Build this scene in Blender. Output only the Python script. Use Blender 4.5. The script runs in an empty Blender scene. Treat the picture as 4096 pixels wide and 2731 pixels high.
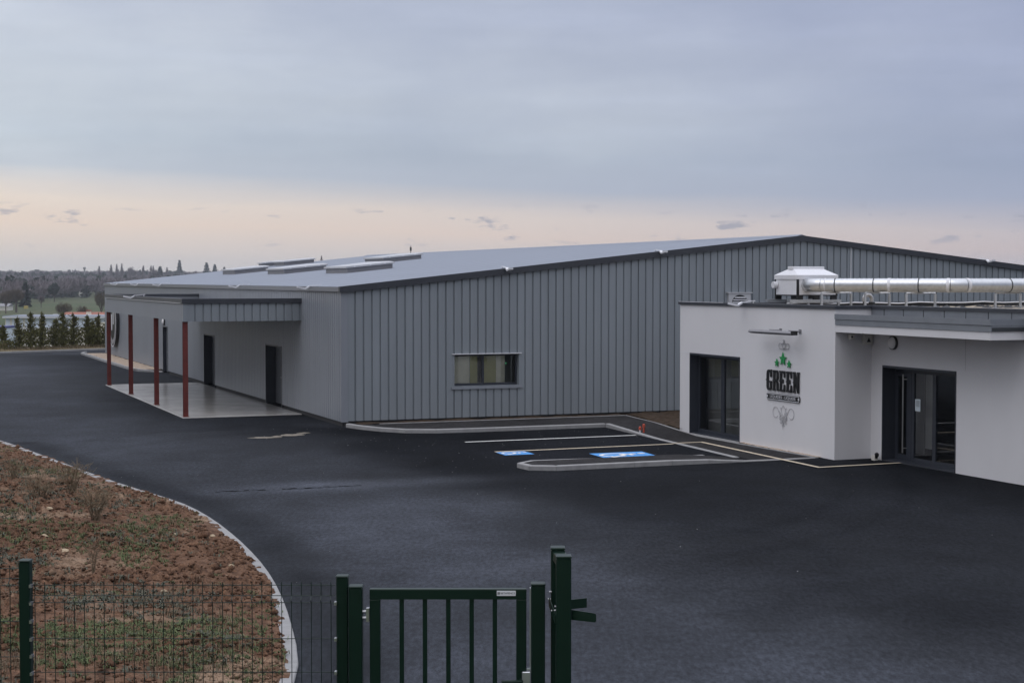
import bpy, math, random
import numpy as np
from mathutils import Vector, Matrix
R = math.radians
random.seed(7)
rng = np.random.default_rng(11)
SC = bpy.context.scene
COL = SC.collection

# ---------------------------------------------------------------- camera
CAM_H = 4.5
cam_d = bpy.data.cameras.new('camera')
cam_d.sensor_width = 36.0
cam_d.lens = 6500 / 4096 * 36
cam_d.clip_start = 0.1
cam_d.clip_end = 12000
cam = bpy.data.objects.new('camera', cam_d)
COL.objects.link(cam)
cam.location = (0, 0, CAM_H)
cam.rotation_euler = (R(90) - math.atan(248.5 / 6500), 0, 0)
SC.camera = cam

# ---------------------------------------------------------------- exposure
SC.view_settings.view_transform = 'Standard'
SC.view_settings.look = 'None'
SC.view_settings.exposure = 0
SC.view_settings.gamma = 1
SC.cycles.max_bounces = 6
SC.cycles.transparent_max_bounces = 12
SC.cycles.volume_bounces = 0
SC.cycles.volume_max_steps = 64

SUN_EL, SUN_AZ = R(62), R(235)     # soft glow of the dusk cloud, behind the camera on the left


# ---------------------------------------------------------------- node helper
class NT:
    def __init__(s, nt):
        s.t = nt
    def n(s, typ, ins=None, **props):
        nd = s.t.nodes.new(typ)
        for k, v in props.items():
            setattr(nd, k, v)
        for k, v in (ins or {}).items():
            sock = nd.inputs[k]
            if isinstance(v, bpy.types.NodeSocket):
                s.t.links.new(v, sock)
            else:
                sock.default_value = v
        return nd
    def math(s, op, a, b=0.0, clamp=False):
        return s.n('ShaderNodeMath', {0: a, 1: b}, operation=op, use_clamp=clamp).outputs[0]
    def mix(s, fac, a, b, blend='MIX'):
        m = s.n('ShaderNodeMix', data_type='RGBA', blend_type=blend)
        for idx, v in ((0, fac), (6, a), (7, b)):
            if isinstance(v, bpy.types.NodeSocket):
                s.t.links.new(v, m.inputs[idx])
            else:
                m.inputs[idx].default_value = v if idx == 0 else (tuple(v) + (1,))[:4]
        return m.outputs[2]
    def ramp(s, fac, stops, interp='LINEAR'):
        r = s.n('ShaderNodeValToRGB', {'Fac': fac})
        cr = r.color_ramp
        cr.interpolation = interp
        while len(cr.elements) < len(stops):
            cr.elements.new(0.5)
        for e, (p, c) in zip(cr.elements, stops):
            e.position = p
            e.color = (tuple(c) + (1,))[:4] if not isinstance(c, (int, float)) else (c, c, c, 1)
        return r.outputs[0]
    def noise(s, vec, scale, detail=4, rough=0.55, out='Fac', **kw):
        nd = s.n('ShaderNodeTexNoise', {'Scale': scale, 'Detail': detail, 'Roughness': rough}, **kw)
        if vec is not None:
            s.t.links.new(vec, nd.inputs['Vector'])
        return nd.outputs[out]
    def mapping(s, vec, scale=(1, 1, 1), rot=(0, 0, 0), loc=(0, 0, 0)):
        return s.n('ShaderNodeMapping', {'Vector': vec, 'Scale': scale, 'Rotation': rot, 'Location': loc}).outputs[0]


# ---------------------------------------------------------------- sky
def build_world():
    w = bpy.data.worlds.new('World')
    SC.world = w
    w.use_nodes = True
    w.node_tree.nodes.clear()
    t = NT(w.node_tree)
    co = t.n('ShaderNodeTexCoord').outputs['Generated']
    xyz = t.n('ShaderNodeSeparateXYZ', {0: co})
    x, y, z = xyz.outputs
    hor = t.math('SQRT', t.math('ADD', t.math('MULTIPLY', x, x), t.math('MULTIPLY', y, y)))
    el = t.math('MULTIPLY', t.math('ARCTAN2', z, hor), 57.29578)          # elevation in degrees
    az = t.math('MULTIPLY', t.math('ARCTAN2', x, y), 57.29578)            # azimuth in degrees, 0 = straight ahead
    azel = t.n('ShaderNodeCombineXYZ', {0: az, 1: el, 2: 0.0}).outputs[0]
    # slow wobble of the cloud layers
    wob = t.noise(t.mapping(azel, (0.05, 0.45, 1)), 1.0, 3, 0.5)
    el2 = t.math('ADD', el, t.math('MULTIPLY', t.math('SUBTRACT', wob, 0.5), 1.1))
    el2 = t.math('ADD', t.math('ADD', el2, 0.28), t.math('MULTIPLY', az, 0.034))
    f = t.math('DIVIDE', el2, 12.0, clamp=True)
    L = lambda r, g, b: tuple(((c / 255 + 0.055) / 1.055) ** 2.4 for c in (r, g, b))
    base = t.ramp(f, [(0.0, L(203, 201, 205)), (0.07, L(213, 205, 204)), (0.145, L(226, 210, 202)),
                      (0.205, L(223, 212, 207)), (0.295, L(185, 193, 208)), (0.38, L(183, 193, 209)),
                      (0.56, L(189, 198, 215)), (0.78, L(182, 191, 212)), (1.0, L(180, 190, 211))])
    # left (azimuth < 0) paler, right bluer and darker
    side = t.math('DIVIDE', t.math('ADD', az, 20.0), 40.0, clamp=True)
    tint = t.ramp(side, [(0.0, (1.14, 1.13, 1.06)), (0.5, (1.0, 1.0, 1.0)), (1.0, (0.77, 0.79, 0.89))])
    sky = t.mix(1.0, base, tint, 'MULTIPLY')
    # long soft streaks
    st = t.noise(t.mapping(azel, (0.07, 0.75, 1), (0, 0, R(5))), 1.0, 5, 0.55)
    st = t.ramp(st, [(0.30, 0.95), (0.55, 1.0), (0.78, 1.07)])
    hi = t.ramp(t.math('DIVIDE', el, 12.0, clamp=True), [(0.18, 0.0), (0.36, 1.0)])
    sky = t.mix(hi, sky, t.mix(1.0, sky, st, 'MULTIPLY'))
    pt = t.noise(t.mapping(azel, (0.10, 0.24, 1), (0, 0, R(-14)), (7.7, 2.1, 0)), 1.0, 5, 0.6)
    pt = t.ramp(pt, [(0.33, (0.93, 0.94, 0.96)), (0.5, (1.0, 1.0, 1.0)), (0.68, (1.09, 1.08, 1.05))])
    sky = t.mix(hi, sky, t.mix(1.0, sky, pt, 'MULTIPLY'))
    left = t.ramp(side, [(0.0, (1.15, 1.14, 1.12)), (0.45, (1.0, 1.0, 1.0))])
    sky = t.mix(hi, sky, t.mix(1.0, sky, left, 'MULTIPLY'))
    # small torn clouds low in the peach band
    cl = t.noise(t.mapping(azel, (0.62, 2.0, 1), (0, 0, R(-10)), (3.1, 0.4, 0)), 1.0, 6, 0.58)
    cl = t.ramp(cl, [(0.59, 0.0), (0.68, 1.0)])
    band = t.ramp(t.math('DIVIDE', el, 6.0, clamp=True), [(0.17, 0.0), (0.25, 1.0), (0.36, 1.0), (0.45, 0.0)])
    cl = t.math('MULTIPLY', t.math('MULTIPLY', cl, band), 0.8)
    sky = t.mix(cl, sky, L(160, 163, 179))
    # higher up and behind the viewer: pale overcast that lights the yard
    up = t.ramp(t.math('DIVIDE', el, 60.0, clamp=True), [(0.18, 0.0), (0.5, 1.0)])
    back = t.math('ADD', t.math('MULTIPLY', y, -0.5), t.math('ADD', 0.5, t.math('MULTIPLY', x, -0.22)), clamp=True)
    back = t.ramp(back, [(0.25, 0.0), (0.9, 1.0)])
    zen = t.ramp(t.math('DIVIDE', el, 90.0, clamp=True), [(0.15, 0.0), (0.55, 1.0)])
    low = t.mix(back, (0.36, 0.385, 0.45), (0.36, 0.365, 0.41))
    high = t.mix(zen, low, (1.36, 1.39, 1.55))
    bl = t.math('MAXIMUM', up, back)
    sky = t.mix(bl, sky, high)
    nish = t.n('ShaderNodeTexSky', sky_type='NISHITA', sun_disc=False, sun_elevation=R(3), sun_rotation=SUN_AZ,
               air_density=1.0, dust_density=2.0, ozone_density=2.0)
    b1 = t.n('ShaderNodeBackground', {'Color': sky, 'Strength': 1.0})
    b2 = t.n('ShaderNodeBackground', {'Color': nish.outputs[0], 'Strength': 0.05})
    m = t.n('ShaderNodeMixShader', {0: 0.06, 1: b1.outputs[0], 2: b2.outputs[0]})
    out = t.n('ShaderNodeOutputWorld', {'Surface': m.outputs[0]})
build_world()

sun_d = bpy.data.lights.new('sun', 'SUN')
sun_d.energy = 0.5
sun_d.angle = R(45)
sun_d.color = (1.0, 0.95, 0.93)
sun = bpy.data.objects.new('sun', sun_d)
COL.objects.link(sun)
_d = Vector((math.sin(SUN_AZ) * math.cos(SUN_EL), math.cos(SUN_AZ) * math.cos(SUN_EL), math.sin(SUN_EL)))
sun.rotation_euler = _d.to_track_quat('Z', 'Y').to_euler()

# ---------------------------------------------------------------- frames: u = away right, v = away left (the buildings' own axes)
AX = np.array([-0.37373744, 0.92753454]); BX = np.array([0.92753454, 0.37373744]); OO = np.array([-5.21433, 49.56099])
ROT = math.atan2(BX[1], BX[0])
def W(u, v, z=0.0):
    p = OO + u * BX + v * AX
    return Vector((p[0], p[1], z))
def ramp_z(y):                       # the yard climbs to the gate
    t = np.clip((17.0 - np.asarray(y, float)) / 6.5, 0, 1)
    return 1.3 * t * t * (3 - 2 * t)

# ---------------------------------------------------------------- mesh builder
class MB:
    def __init__(s):
        s.v = []; s.f = []
    def add(s, vs, fs):
        o = len(s.v); s.v += [tuple(p) for p in vs]; s.f += [tuple(i + o for i in f) for f in fs]
    def quad(s, a, b, c, d):
        s.add([a, b, c, d], [(0, 1, 2, 3)])
    def box(s, x0, x1, y0, y1, z0, z1, m=None):
        vs = [(x, y, z) for z in (z0, z1) for y in (y0, y1) for x in (x0, x1)]
        if m is not None: vs = [tuple(m @ Vector(p)) for p in vs]
        s.add(vs, [(0, 2, 3, 1), (4, 5, 7, 6), (0, 1, 5, 4), (2, 6, 7, 3), (0, 4, 6, 2), (1, 3, 7, 5)])
    def bbox(s, x0, x1, y0, y1, z0, z1, c=0.01):
        """box with chamfered vertical and top edges"""
        c = min(c, abs(x1 - x0) / 3, abs(y1 - y0) / 3)
        def loop(i, z):
            return [(x0 + c + i, y0 + i, z), (x1 - c - i, y0 + i, z), (x1 - i, y0 + c + i, z), (x1 - i, y1 - c - i, z),
                    (x1 - c - i, y1 - i, z), (x0 + c + i, y1 - i, z), (x0 + i, y1 - c - i, z), (x0 + i, y0 + c + i, z)]
        L = [loop(0, z0), loop(0, z1 - c), loop(c * 0.8, z1)]
        vs = sum(L, [])
        fs = [tuple(range(7, -1, -1)), tuple(range(16, 24))]
        for k in range(2):
            for i in range(8):
                j = (i + 1) % 8
                fs.append((k * 8 + i, k * 8 + j, k * 8 + 8 + j, k * 8 + 8 + i))
        s.add(vs, fs)
    def prism(s, pts, d):
        """closed polygon pts (3-D, planar) extruded by vector d"""
        n = len(pts); d = Vector(d)
        vs = [Vector(p) for p in pts]; vs += [p + d for p in vs]
        fs = [tuple(range(n - 1, -1, -1)), tuple(range(n, 2 * n))]
        for i in range(n):
            j = (i + 1) % n
            fs.append((i, j, n + j, n + i))
        s.add(vs, fs)
    def tube(s, pts, r, n=8, cap=True):
        P = [Vector(p) for p in pts]; k = len(P)
        rr = r if isinstance(r, (list, tuple)) else [r] * k
        T = []
        for i in range(k):
            a = P[max(i - 1, 0)]; b = P[min(i + 1, k - 1)]
            T.append((b - a).normalized())
        up = Vector((0, 0, 1)) if abs(T[0].z) < 0.9 else Vector((1, 0, 0))
        nx = (up - T[0] * up.dot(T[0])).normalized()
        vs = []
        for i in range(k):
            nx = (nx - T[i] * nx.dot(T[i])).normalized()
            by = T[i].cross(nx)
            for j in range(n):
                a = 2 * math.pi * j / n
                vs.append(P[i] + (nx * math.cos(a) + by * math.sin(a)) * rr[i])
        fs = []
        for i in range(k - 1):
            for j in range(n):
                q = (j + 1) % n
                fs.append((i * n + j, i * n + q, i * n + n + q, i * n + n + j))
        if cap:
            fs.append(tuple(range(n - 1, -1, -1))); fs.append(tuple(range((k - 1) * n, k * n)))
        s.add(vs, fs)
    def build(s, name, mat, parent=None, origin=(0, 0, 0), smooth=False):
        """link as ONE mesh object; coordinates are in the parent's frame (minus its base) or world"""
        me = bpy.data.meshes.new(name)
        o = Vector(BASE.get(parent.name, (0, 0, 0))) if parent is not None else Vector(origin)
        me.from_pydata([tuple(Vector(p) - o) for p in s.v], [], s.f)
        return link(name, me, mat, parent, origin, smooth)

BASE = {}
def link(name, me, mat, parent=None, origin=(0, 0, 0), smooth=False):
    ob = bpy.data.objects.new(name, me)
    COL.objects.link(ob)
    if isinstance(mat, (list, tuple)):
        for m in mat: me.materials.append(m)
    elif mat is not None: me.materials.append(mat)
    if parent is not None:
        ob.parent = parent
        BASE[ob.name] = BASE.get(parent.name, (0, 0, 0))
    else:
        ob.location = origin
        BASE[ob.name] = tuple(origin)
    if smooth and len(me.polygons):
        me.polygons.foreach_set('use_smooth', np.ones(len(me.polygons), bool))
        try: me.set_sharp_from_angle(angle=R(40))
        except Exception: pass
    return ob
def tag(o, label=None, cat=None, group=None, kind=None):
    if label: o['label'] = label
    if cat: o['category'] = cat
    if group: o['group'] = group
    if kind: o['kind'] = kind
    return o
def thing(name, label, cat, base, group=None, frame='B'):
    """Empty at the thing's base; frame B: base and children are in (u, v, z)"""
    o = bpy.data.objects.new(name, None)
    COL.objects.link(o)
    o.empty_display_size = 0.3
    if frame == 'B':
        o.location = W(*base); o.rotation_euler = (0, 0, ROT)
    else:
        o.location = base
    BASE[o.name] = tuple(base)
    return tag(o, label, cat, group)
def single(name, mb, mat, label, cat, base, group=None, frame='B', kind=None, smooth=False):
    """a thing or setting piece that is one mesh"""
    ob = mb.build(name, mat, None, base, smooth)
    if frame == 'B':
        ob.location = W(*base); ob.rotation_euler = (0, 0, ROT)
    return tag(ob, label, cat, group, kind)
def dup(root, loc, rotz=None, label=None):
    r = root.copy(); COL.objects.link(r); r.location = loc
    if rotz is not None: r.rotation_euler = (0, 0, rotz)
    if label: r['label'] = label
    for ch in list(root.children):
        c = ch.copy(); COL.objects.link(c); c.parent = r
        for g in list(ch.children):
            d = g.copy(); COL.objects.link(d); d.parent = c
    return r
def np_mesh(name, verts, quads, mat, smooth=False, tris=False):
    me = bpy.data.meshes.new(name)
    n = len(quads); k = quads.shape[1]
    me.vertices.add(len(verts)); me.vertices.foreach_set('co', np.asarray(verts, np.float32).ravel())
    me.loops.add(n * k); me.loops.foreach_set('vertex_index', np.asarray(quads, np.int32).ravel())
    me.polygons.add(n); me.polygons.foreach_set('loop_start', np.arange(n, dtype=np.int32) * k)
    me.polygons.foreach_set('loop_total', np.full(n, k, np.int32))
    if smooth: me.polygons.foreach_set('use_smooth', np.ones(n, bool))
    me.update(); me.validate()
    return me

# value noise on the plane
_tab = np.random.default_rng(3).random((257, 257))
def vnoise(x, y):
    x = np.asarray(x, float); y = np.asarray(y, float)
    xi = np.floor(x).astype(int); yi = np.floor(y).astype(int)
    fx = x - xi; fy = y - yi
    fx = fx * fx * (3 - 2 * fx); fy = fy * fy * (3 - 2 * fy)
    a = _tab[xi % 256, yi % 256]; b = _tab[(xi + 1) % 256, yi % 256]
    c = _tab[xi % 256, (yi + 1) % 256]; d = _tab[(xi + 1) % 256, (yi + 1) % 256]
    return (a * (1 - fx) + b * fx) * (1 - fy) + (c * (1 - fx) + d * fx) * fy
def fbm(x, y, o=4, g=0.5):
    s = 0; a = 1; t = 0
    for i in range(o):
        s = s + a * vnoise(x * 2 ** i + 17.3 * i, y * 2 ** i + 9.1 * i); t += a; a *= g
    return s / t

# ---------------------------------------------------------------- materials
MATS = {}
def mat(name, color, rough=0.6, metal=0.0, bump=0.0, bscale=80.0, var=0.0, vscale=3.0, spec=0.5, stretch=(1, 1, 1), island=0.0):
    m = bpy.data.materials.new(name); m.use_nodes = True
    t = NT(m.node_tree); nt = m.node_tree
    bs = nt.nodes['Principled BSDF']
    co = t.n('ShaderNodeTexCoord').outputs['Object']
    bs.inputs['Roughness'].default_value = rough
    bs.inputs['Metallic'].default_value = metal
    bs.inputs['Specular IOR Level'].default_value = spec
    col = None
    if var > 0:
        nz = t.noise(t.mapping(co, stretch), vscale, 6, 0.6)
        k = t.ramp(nz, [(0.3, 1 - var), (0.5, 1.0), (0.72, 1 + var)])
        col = t.mix(1.0, tuple(color), k, 'MULTIPLY')
        rr = t.math('ADD', rough - 0.08, t.math('MULTIPLY', nz, 0.16))
        nt.links.new(rr, bs.inputs['Roughness'])
    if island > 0:
        ri = t.n('ShaderNodeNewGeometry').outputs['Random Per Island']
        k = t.ramp(ri, [(0.0, 1 - island), (1.0, 1 + island)])
        col = t.mix(1.0, col if col is not None else tuple(color), k, 'MULTIPLY')
    if col is not None: nt.links.new(col, bs.inputs['Base Color'])
    else: bs.inputs['Base Color'].default_value = tuple(color) + (1,)
    if bump > 0:
        b = t.n('ShaderNodeBump', {'Strength': bump, 'Distance': 0.02, 'Height': t.noise(co, bscale, 4, 0.6)})
        nt.links.new(b.outputs[0], bs.inputs['Normal'])
    MATS[name] = m
    return m

M_CLAD = mat('grey_cladding', (0.240, 0.268, 0.292), 0.45, 0.0, 0.0, var=0.085, vscale=1.4, stretch=(1, 1, 0.10))
M_CLAD2 = mat('grey_cladding_side', (0.240, 0.260, 0.290), 0.42, 0.0, 0.0, var=0.085, vscale=1.4, stretch=(1, 1, 0.10))
M_ROOF = mat('pale_roof_membrane', (0.235, 0.262, 0.315), 0.6, 0.0, 0.0, var=0.06, vscale=0.4, spec=0.3)
M_TRIM = mat('dark_grey_trim', (0.038, 0.042, 0.052), 0.42, var=0.1, vscale=2)
M_GUT = mat('grey_eave_flashing', (0.175, 0.185, 0.205), 0.38, var=0.08, vscale=1.5)
M_CURB = mat('skylight_upstand', (0.22, 0.22, 0.235), 0.55, var=0.1, vscale=3)
M_LID = mat('translucent_dome', (0.50, 0.51, 0.53), 0.35, var=0.05, vscale=4)
M_WHITEM = mat('white_metal', (0.72, 0.73, 0.76), 0.35, var=0.04, vscale=5)
M_RENDER = mat('pale_render', (0.71, 0.705, 0.715), 0.85, bump=0.12, bscale=120, var=0.028, vscale=1.1, stretch=(1, 1, 0.5))
M_DARKFR = mat('anthracite_frame', (0.028, 0.033, 0.045), 0.4, var=0.08, vscale=4)
M_DOOR = mat('grey_door', (0.12, 0.13, 0.145), 0.45, var=0.06, vscale=2)
M_PLINTH = mat('shade_dark_plinth', (0.03, 0.03, 0.032), 0.8)  # near-black colour stands for the gap shadow below the cladding
M_RED = mat('oxide_red_paint', (0.135, 0.020, 0.015), 0.55, var=0.22, vscale=5, bump=0.05, bscale=30)
M_SLAB = mat('power_floated_concrete', (0.46, 0.445, 0.42), 0.2, var=0.10, vscale=0.8)
M_KERB = mat('kerb_concrete', (0.285, 0.285, 0.285), 0.85, bump=0.15, bscale=60, var=0.16, vscale=4)
M_ZINC = mat('zinc_sheet', (0.25, 0.27, 0.30), 0.35, 0.35, var=0.08, vscale=2.5)
M_GALV = mat('galvanised_steel', (0.60, 0.62, 0.64), 0.32, 0.85, var=0.10, vscale=6)
M_SEAM = mat('dark_seam', (0.03, 0.035, 0.04), 0.5)
M_BLACK = mat('black_membrane', (0.014, 0.014, 0.015), 0.6, var=0.3, vscale=4)
M_BLACKG = mat('black_letters', (0.010, 0.010, 0.011), 0.35)
M_GREENS = mat('green_star', (0.012, 0.30, 0.075), 0.4)
M_ORN = mat('grey_ornament', (0.34, 0.34, 0.355), 0.4)  # on the scrollwork, mid-grey takes in the shadow edges of white strips
M_GRAVEL = mat('tan_gravel', (0.42, 0.33, 0.25), 0.9, bump=0.9, bscale=26, var=0.5, vscale=24)
M_RGRAVEL = mat('roof_gravel', (0.34, 0.29, 0.22), 0.9, bump=0.9, bscale=22, var=0.5, vscale=20)
M_WLINE = mat('white_road_paint', (0.74, 0.74, 0.72), 0.75, var=0.18, vscale=9)
M_CLINE = mat('cream_road_paint', (0.62, 0.53, 0.40), 0.75, var=0.14, vscale=9)
M_BLUE = mat('blue_road_paint', (0.065, 0.29, 0.68), 0.7, var=0.12, vscale=7)
M_FGREEN = mat('dark_green_coating', (0.0025, 0.017, 0.010), 0.4, var=0.10, vscale=7, bump=0.02, bscale=90, spec=0.3)
M_WIRE = mat('green_wire', (0.006, 0.020, 0.014), 0.45)
M_STEEL = mat('bright_bolt_steel', (0.5, 0.5, 0.5), 0.3, 0.9)
M_SANDP = mat('spilled_sand', (0.20, 0.175, 0.14), 0.95, bump=0.3, bscale=30, var=0.25, vscale=6)
M_OFF = mat('off_white_paint', (0.70, 0.68, 0.62), 0.6, var=0.05, vscale=2)
M_FOIL = mat('foil_hose', (0.55, 0.55, 0.55), 0.4, 0.7)
M_ORANGE = mat('orange_paint', (0.45, 0.07, 0.035), 0.5, var=0.15, vscale=20)
M_PAPER = mat('paper_sheet', (0.62, 0.70, 0.74), 0.7)
M_INK = mat('grey_print', (0.03, 0.035, 0.04), 0.7)
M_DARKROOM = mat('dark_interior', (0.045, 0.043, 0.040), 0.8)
M_BLINDB = mat('beige_blind', (0.92, 0.88, 0.76), 0.8, var=0.08, vscale=3)
M_BLINDG = mat('olive_blind', (0.50, 0.48, 0.22), 0.8, var=0.08, vscale=3)
M_CURT = mat('grey_curtain', (0.30, 0.30, 0.30), 0.85, var=0.06, vscale=3)
M_LENS = mat('opal_lens', (0.82, 0.81, 0.80), 0.4)

def mat_glass():
    m = bpy.data.materials.new('window_glass'); m.use_nodes = True
    nt = m.node_tree; nt.nodes.clear(); t = NT(nt)
    fr = t.n('ShaderNodeFresnel', {'IOR': 1.55}).outputs[0]
    tr = t.n('ShaderNodeBsdfTransparent', {'Color': (0.85, 0.88, 0.86, 1)})
    gl = t.n('ShaderNodeBsdfGlossy', {'Color': (0.95, 0.97, 1, 1), 'Roughness': 0.015})
    mx = t.n('ShaderNodeMixShader', {0: t.math('MULTIPLY', fr, 1.6, clamp=True), 1: tr.outputs[0], 2: gl.outputs[0]})
    t.n('ShaderNodeOutputMaterial', {'Surface': mx.outputs[0]})
    return m
M_GLASS = mat_glass()

def mat_led(name, col, s):
    m = bpy.data.materials.new(name); m.use_nodes = True
    b = m.node_tree.nodes['Principled BSDF']
    b.inputs['Emission Color'].default_value = tuple(col) + (1,); b.inputs['Emission Strength'].default_value = s
    return m
M_LED = mat_led('green_led', (0.1, 1.0, 0.35), 1.2)

def mat_asphalt(name, dark, light, dust=1.0):
    m = bpy.data.materials.new(name); m.use_nodes = True
    nt = m.node_tree; t = NT(nt); bs = nt.nodes['Principled BSDF']
    co = t.n('ShaderNodeTexCoord').outputs['Object']
    fine = t.noise(co, 55, 5, 0.7)
    mid = t.noise(co, 1.1, 6, 0.62)
    big = t.noise(t.mapping(co, (0.10, 0.16, 1), (0, 0, R(25)), (2.3, 0.7, 0)), 1.0, 5, 0.6, **{})
    c = t.mix(t.ramp(big, [(0.36, 0.0), (0.66, 1.0)]), dark, light)
    mot = t.noise(t.mapping(co, (1, 0.45, 1)), 0.42, 5, 0.7)
    c = t.mix(1.0, c, t.ramp(mid, [(0.3, 0.8), (0.7, 1.22)]), 'MULTIPLY')
    c = t.mix(1.0, c, t.ramp(mot, [(0.32, 0.76), (0.5, 1.0), (0.68, 1.25)]), 'MULTIPLY')
    spk = t.noise(t.mapping(co, (1, 0.35, 1)), 14, 3, 0.75)
    c = t.mix(1.0, c, t.ramp(spk, [(0.32, 0.6), (0.5, 1.0), (0.7, 1.5)]), 'MULTIPLY')
    c = t.mix(1.0, c, t.ramp(fine, [(0.3, 0.62), (0.5, 1.0), (0.72, 1.55)]), 'MULTIPLY')
    # pale grit
    vo = t.n('ShaderNodeTexVoronoi', {'Vector': co, 'Scale': 9.0, 'Randomness': 1.0})
    gr = t.ramp(vo.outputs['Distance'], [(0.035, 1.0), (0.06, 0.0)])
    pick = t.ramp(t.noise(co, 3.0, 3, 0.6), [(0.58, 0.0), (0.68, 0.22)])
    c = t.mix(t.math('MULTIPLY', gr, pick), c, (0.20, 0.19, 0.18))
    nt.links.new(c, bs.inputs['Base Color'])
    rg = t.math('ADD', 0.74, t.math('MULTIPLY', big, 0.2))
    rg = t.math('ADD', rg, t.math('MULTIPLY', t.math('SUBTRACT', mid, 0.5), 0.12))
    nt.links.new(rg, bs.inputs['Roughness'])
    bs.inputs['Specular IOR Level'].default_value = 0.10
    b = t.n('ShaderNodeBump', {'Strength': 0.5, 'Distance': 0.012, 'Height': fine})
    nt.links.new(b.outputs[0], bs.inputs['Normal'])
    return m
M_ASPH = mat_asphalt('asphalt', (0.0170, 0.0194, 0.0240), (0.0305, 0.0343, 0.0420))
M_ASPHN = mat_asphalt('fresh_asphalt', (0.013, 0.0132, 0.0145), (0.020, 0.0203, 0.0215))
M_ASPHW = mat_asphalt('walk_asphalt', (0.021, 0.0205, 0.0215), (0.032, 0.0305, 0.031))

def mat_soil():
    m = bpy.data.materials.new('red_clay_soil'); m.use_nodes = True
    nt = m.node_tree; t = NT(nt); bs = nt.nodes['Principled BSDF']
    co = t.n('ShaderNodeTexCoord').outputs['Object']
    a = t.noise(co, 0.55, 5, 0.6); b_ = t.noise(co, 6, 6, 0.65); f = t.noise(co, 34, 4, 0.7)
    c = t.ramp(b_, [(0.28, (0.026, 0.014, 0.009)), (0.44, (0.106, 0.057, 0.034)), (0.60, (0.165, 0.092, 0.056)), (0.78, (0.20, 0.125, 0.085))])  # darkest stop paints shade into the gaps between clods
    pale = t.ramp(a, [(0.54, 0.0), (0.64, 1.0)])
    c = t.mix(t.math('MULTIPLY', pale, 0.72), c, (0.31, 0.22, 0.15))
    c = t.mix(1.0, c, t.ramp(f, [(0.3, 0.45), (0.5, 1.0), (0.75, 1.7)]), 'MULTIPLY')
    vo = t.n('ShaderNodeTexVoronoi', {'Vector': co, 'Scale': 7.0})
    g = t.math('MULTIPLY', t.ramp(vo.outputs['Distance'], [(0.05, 1.0), (0.09, 0.0)]), t.ramp(t.noise(co, 2.0, 2, 0.5), [(0.5, 0.0), (0.6, 0.7)]))
    c = t.mix(g, c, (0.40, 0.34, 0.27))
    nt.links.new(c, bs.inputs['Base Color'])
    bs.inputs['Roughness'].default_value = 0.95
    bs.inputs['Specular IOR Level'].default_value = 0.2
    bp = t.n('ShaderNodeBump', {'Strength': 0.9, 'Distance': 0.04, 'Height': t.math('ADD', b_, t.math('MULTIPLY', f, 0.5))})
    nt.links.new(bp.outputs[0], bs.inputs['Normal'])
    return m
M_SOIL = mat_soil()
M_EARTH = mat('dark_earth', (0.050, 0.034, 0.022), 0.95, bump=0.8, bscale=14, var=0.4, vscale=6, spec=0.2)

def mat_ground():
    m = bpy.data.materials.new('grass_ground'); m.use_nodes = True
    nt = m.node_tree; t = NT(nt); bs = nt.nodes['Principled BSDF']
    co = t.n('ShaderNodeTexCoord').outputs['Object']
    a = t.noise(co, 0.012, 5, 0.6); b_ = t.noise(co, 0.35, 5, 0.65)
    c = t.mix(t.ramp(a, [(0.4, 0.0), (0.62, 1.0)]), (0.060, 0.082, 0.036), (0.085, 0.092, 0.048))
    c = t.mix(1.0, c, t.ramp(b_, [(0.3, 0.7), (0.7, 1.3)]), 'MULTIPLY')
    nt.links.new(c, bs.inputs['Base Color'])
    bs.inputs['Roughness'].default_value = 0.95
    bs.inputs['Specular IOR Level'].default_value = 0.15
    return m
M_GROUND = mat_ground()
M_LEAFG = mat('grass_blades', (0.105, 0.130, 0.058), 0.8, island=0.5, spec=0.2)
M_LEAFD = mat('grey_green_weeds', (0.105, 0.110, 0.082), 0.85, island=0.35, spec=0.2)
M_DRY = mat('dry_stalks', (0.175, 0.135, 0.090), 0.9, island=0.4, spec=0.1)
M_CONI = mat('thuja_foliage', (0.118, 0.115, 0.042), 0.8, island=0.45, spec=0.2)
M_BARK = mat('brown_bark', (0.075, 0.055, 0.042), 0.9, var=0.2, vscale=5)
M_TWIG = mat('bare_twigs', (0.165, 0.142, 0.150), 0.9, island=0.35, spec=0.1)
M_TWIGB = mat('brown_twigs', (0.115, 0.092, 0.065), 0.9, island=0.35, spec=0.1)
M_PINE = mat('dark_pine_needles', (0.026, 0.040, 0.026), 0.85, island=0.4, spec=0.2)
M_STONE = mat('pale_stone', (0.42, 0.33, 0.22), 0.85, var=0.2, vscale=20)

# ================================================================ GROUND, YARD, KERBS
def far_w(x, y):                      # metres beyond the yard's far kerb
    return ((x + 30.95) * -0.717 + (y - 98.13) * 0.697)
def sm(t): 
    t = np.clip(t, 0, 1); return t * t * (3 - 2 * t)
def ground_z(x, y):
    x = np.asarray(x, float); y = np.asarray(y, float)
    w = far_w(x, y); d = np.hypot(x, y)
    z = -0.35 + ramp_z(y)
    z = np.where(y < 7.9, 1.285 + np.clip((7.9 - y) / 7.5, 0, 1) * 1.6, z)
    drop = sm((w - 2.5) / 45.0)
    z = np.where(y > 20, -0.35 * (1 - drop) - 7.0 * drop, z)
    roll = (fbm(x / 90 + 40, y / 90 + 40, 3) - 0.5) * 2.2 * sm((d - 250) / 300)
    hill = 11.0 * sm((d - 900) / 1500)
    tilt = 2.6 * sm((d - 480) / 520) * sm((x + 330) / 230)      # the field climbs gently to the right
    return z + np.where(y > 20, (roll + hill + tilt) * sm(w / 60), 0)

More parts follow.
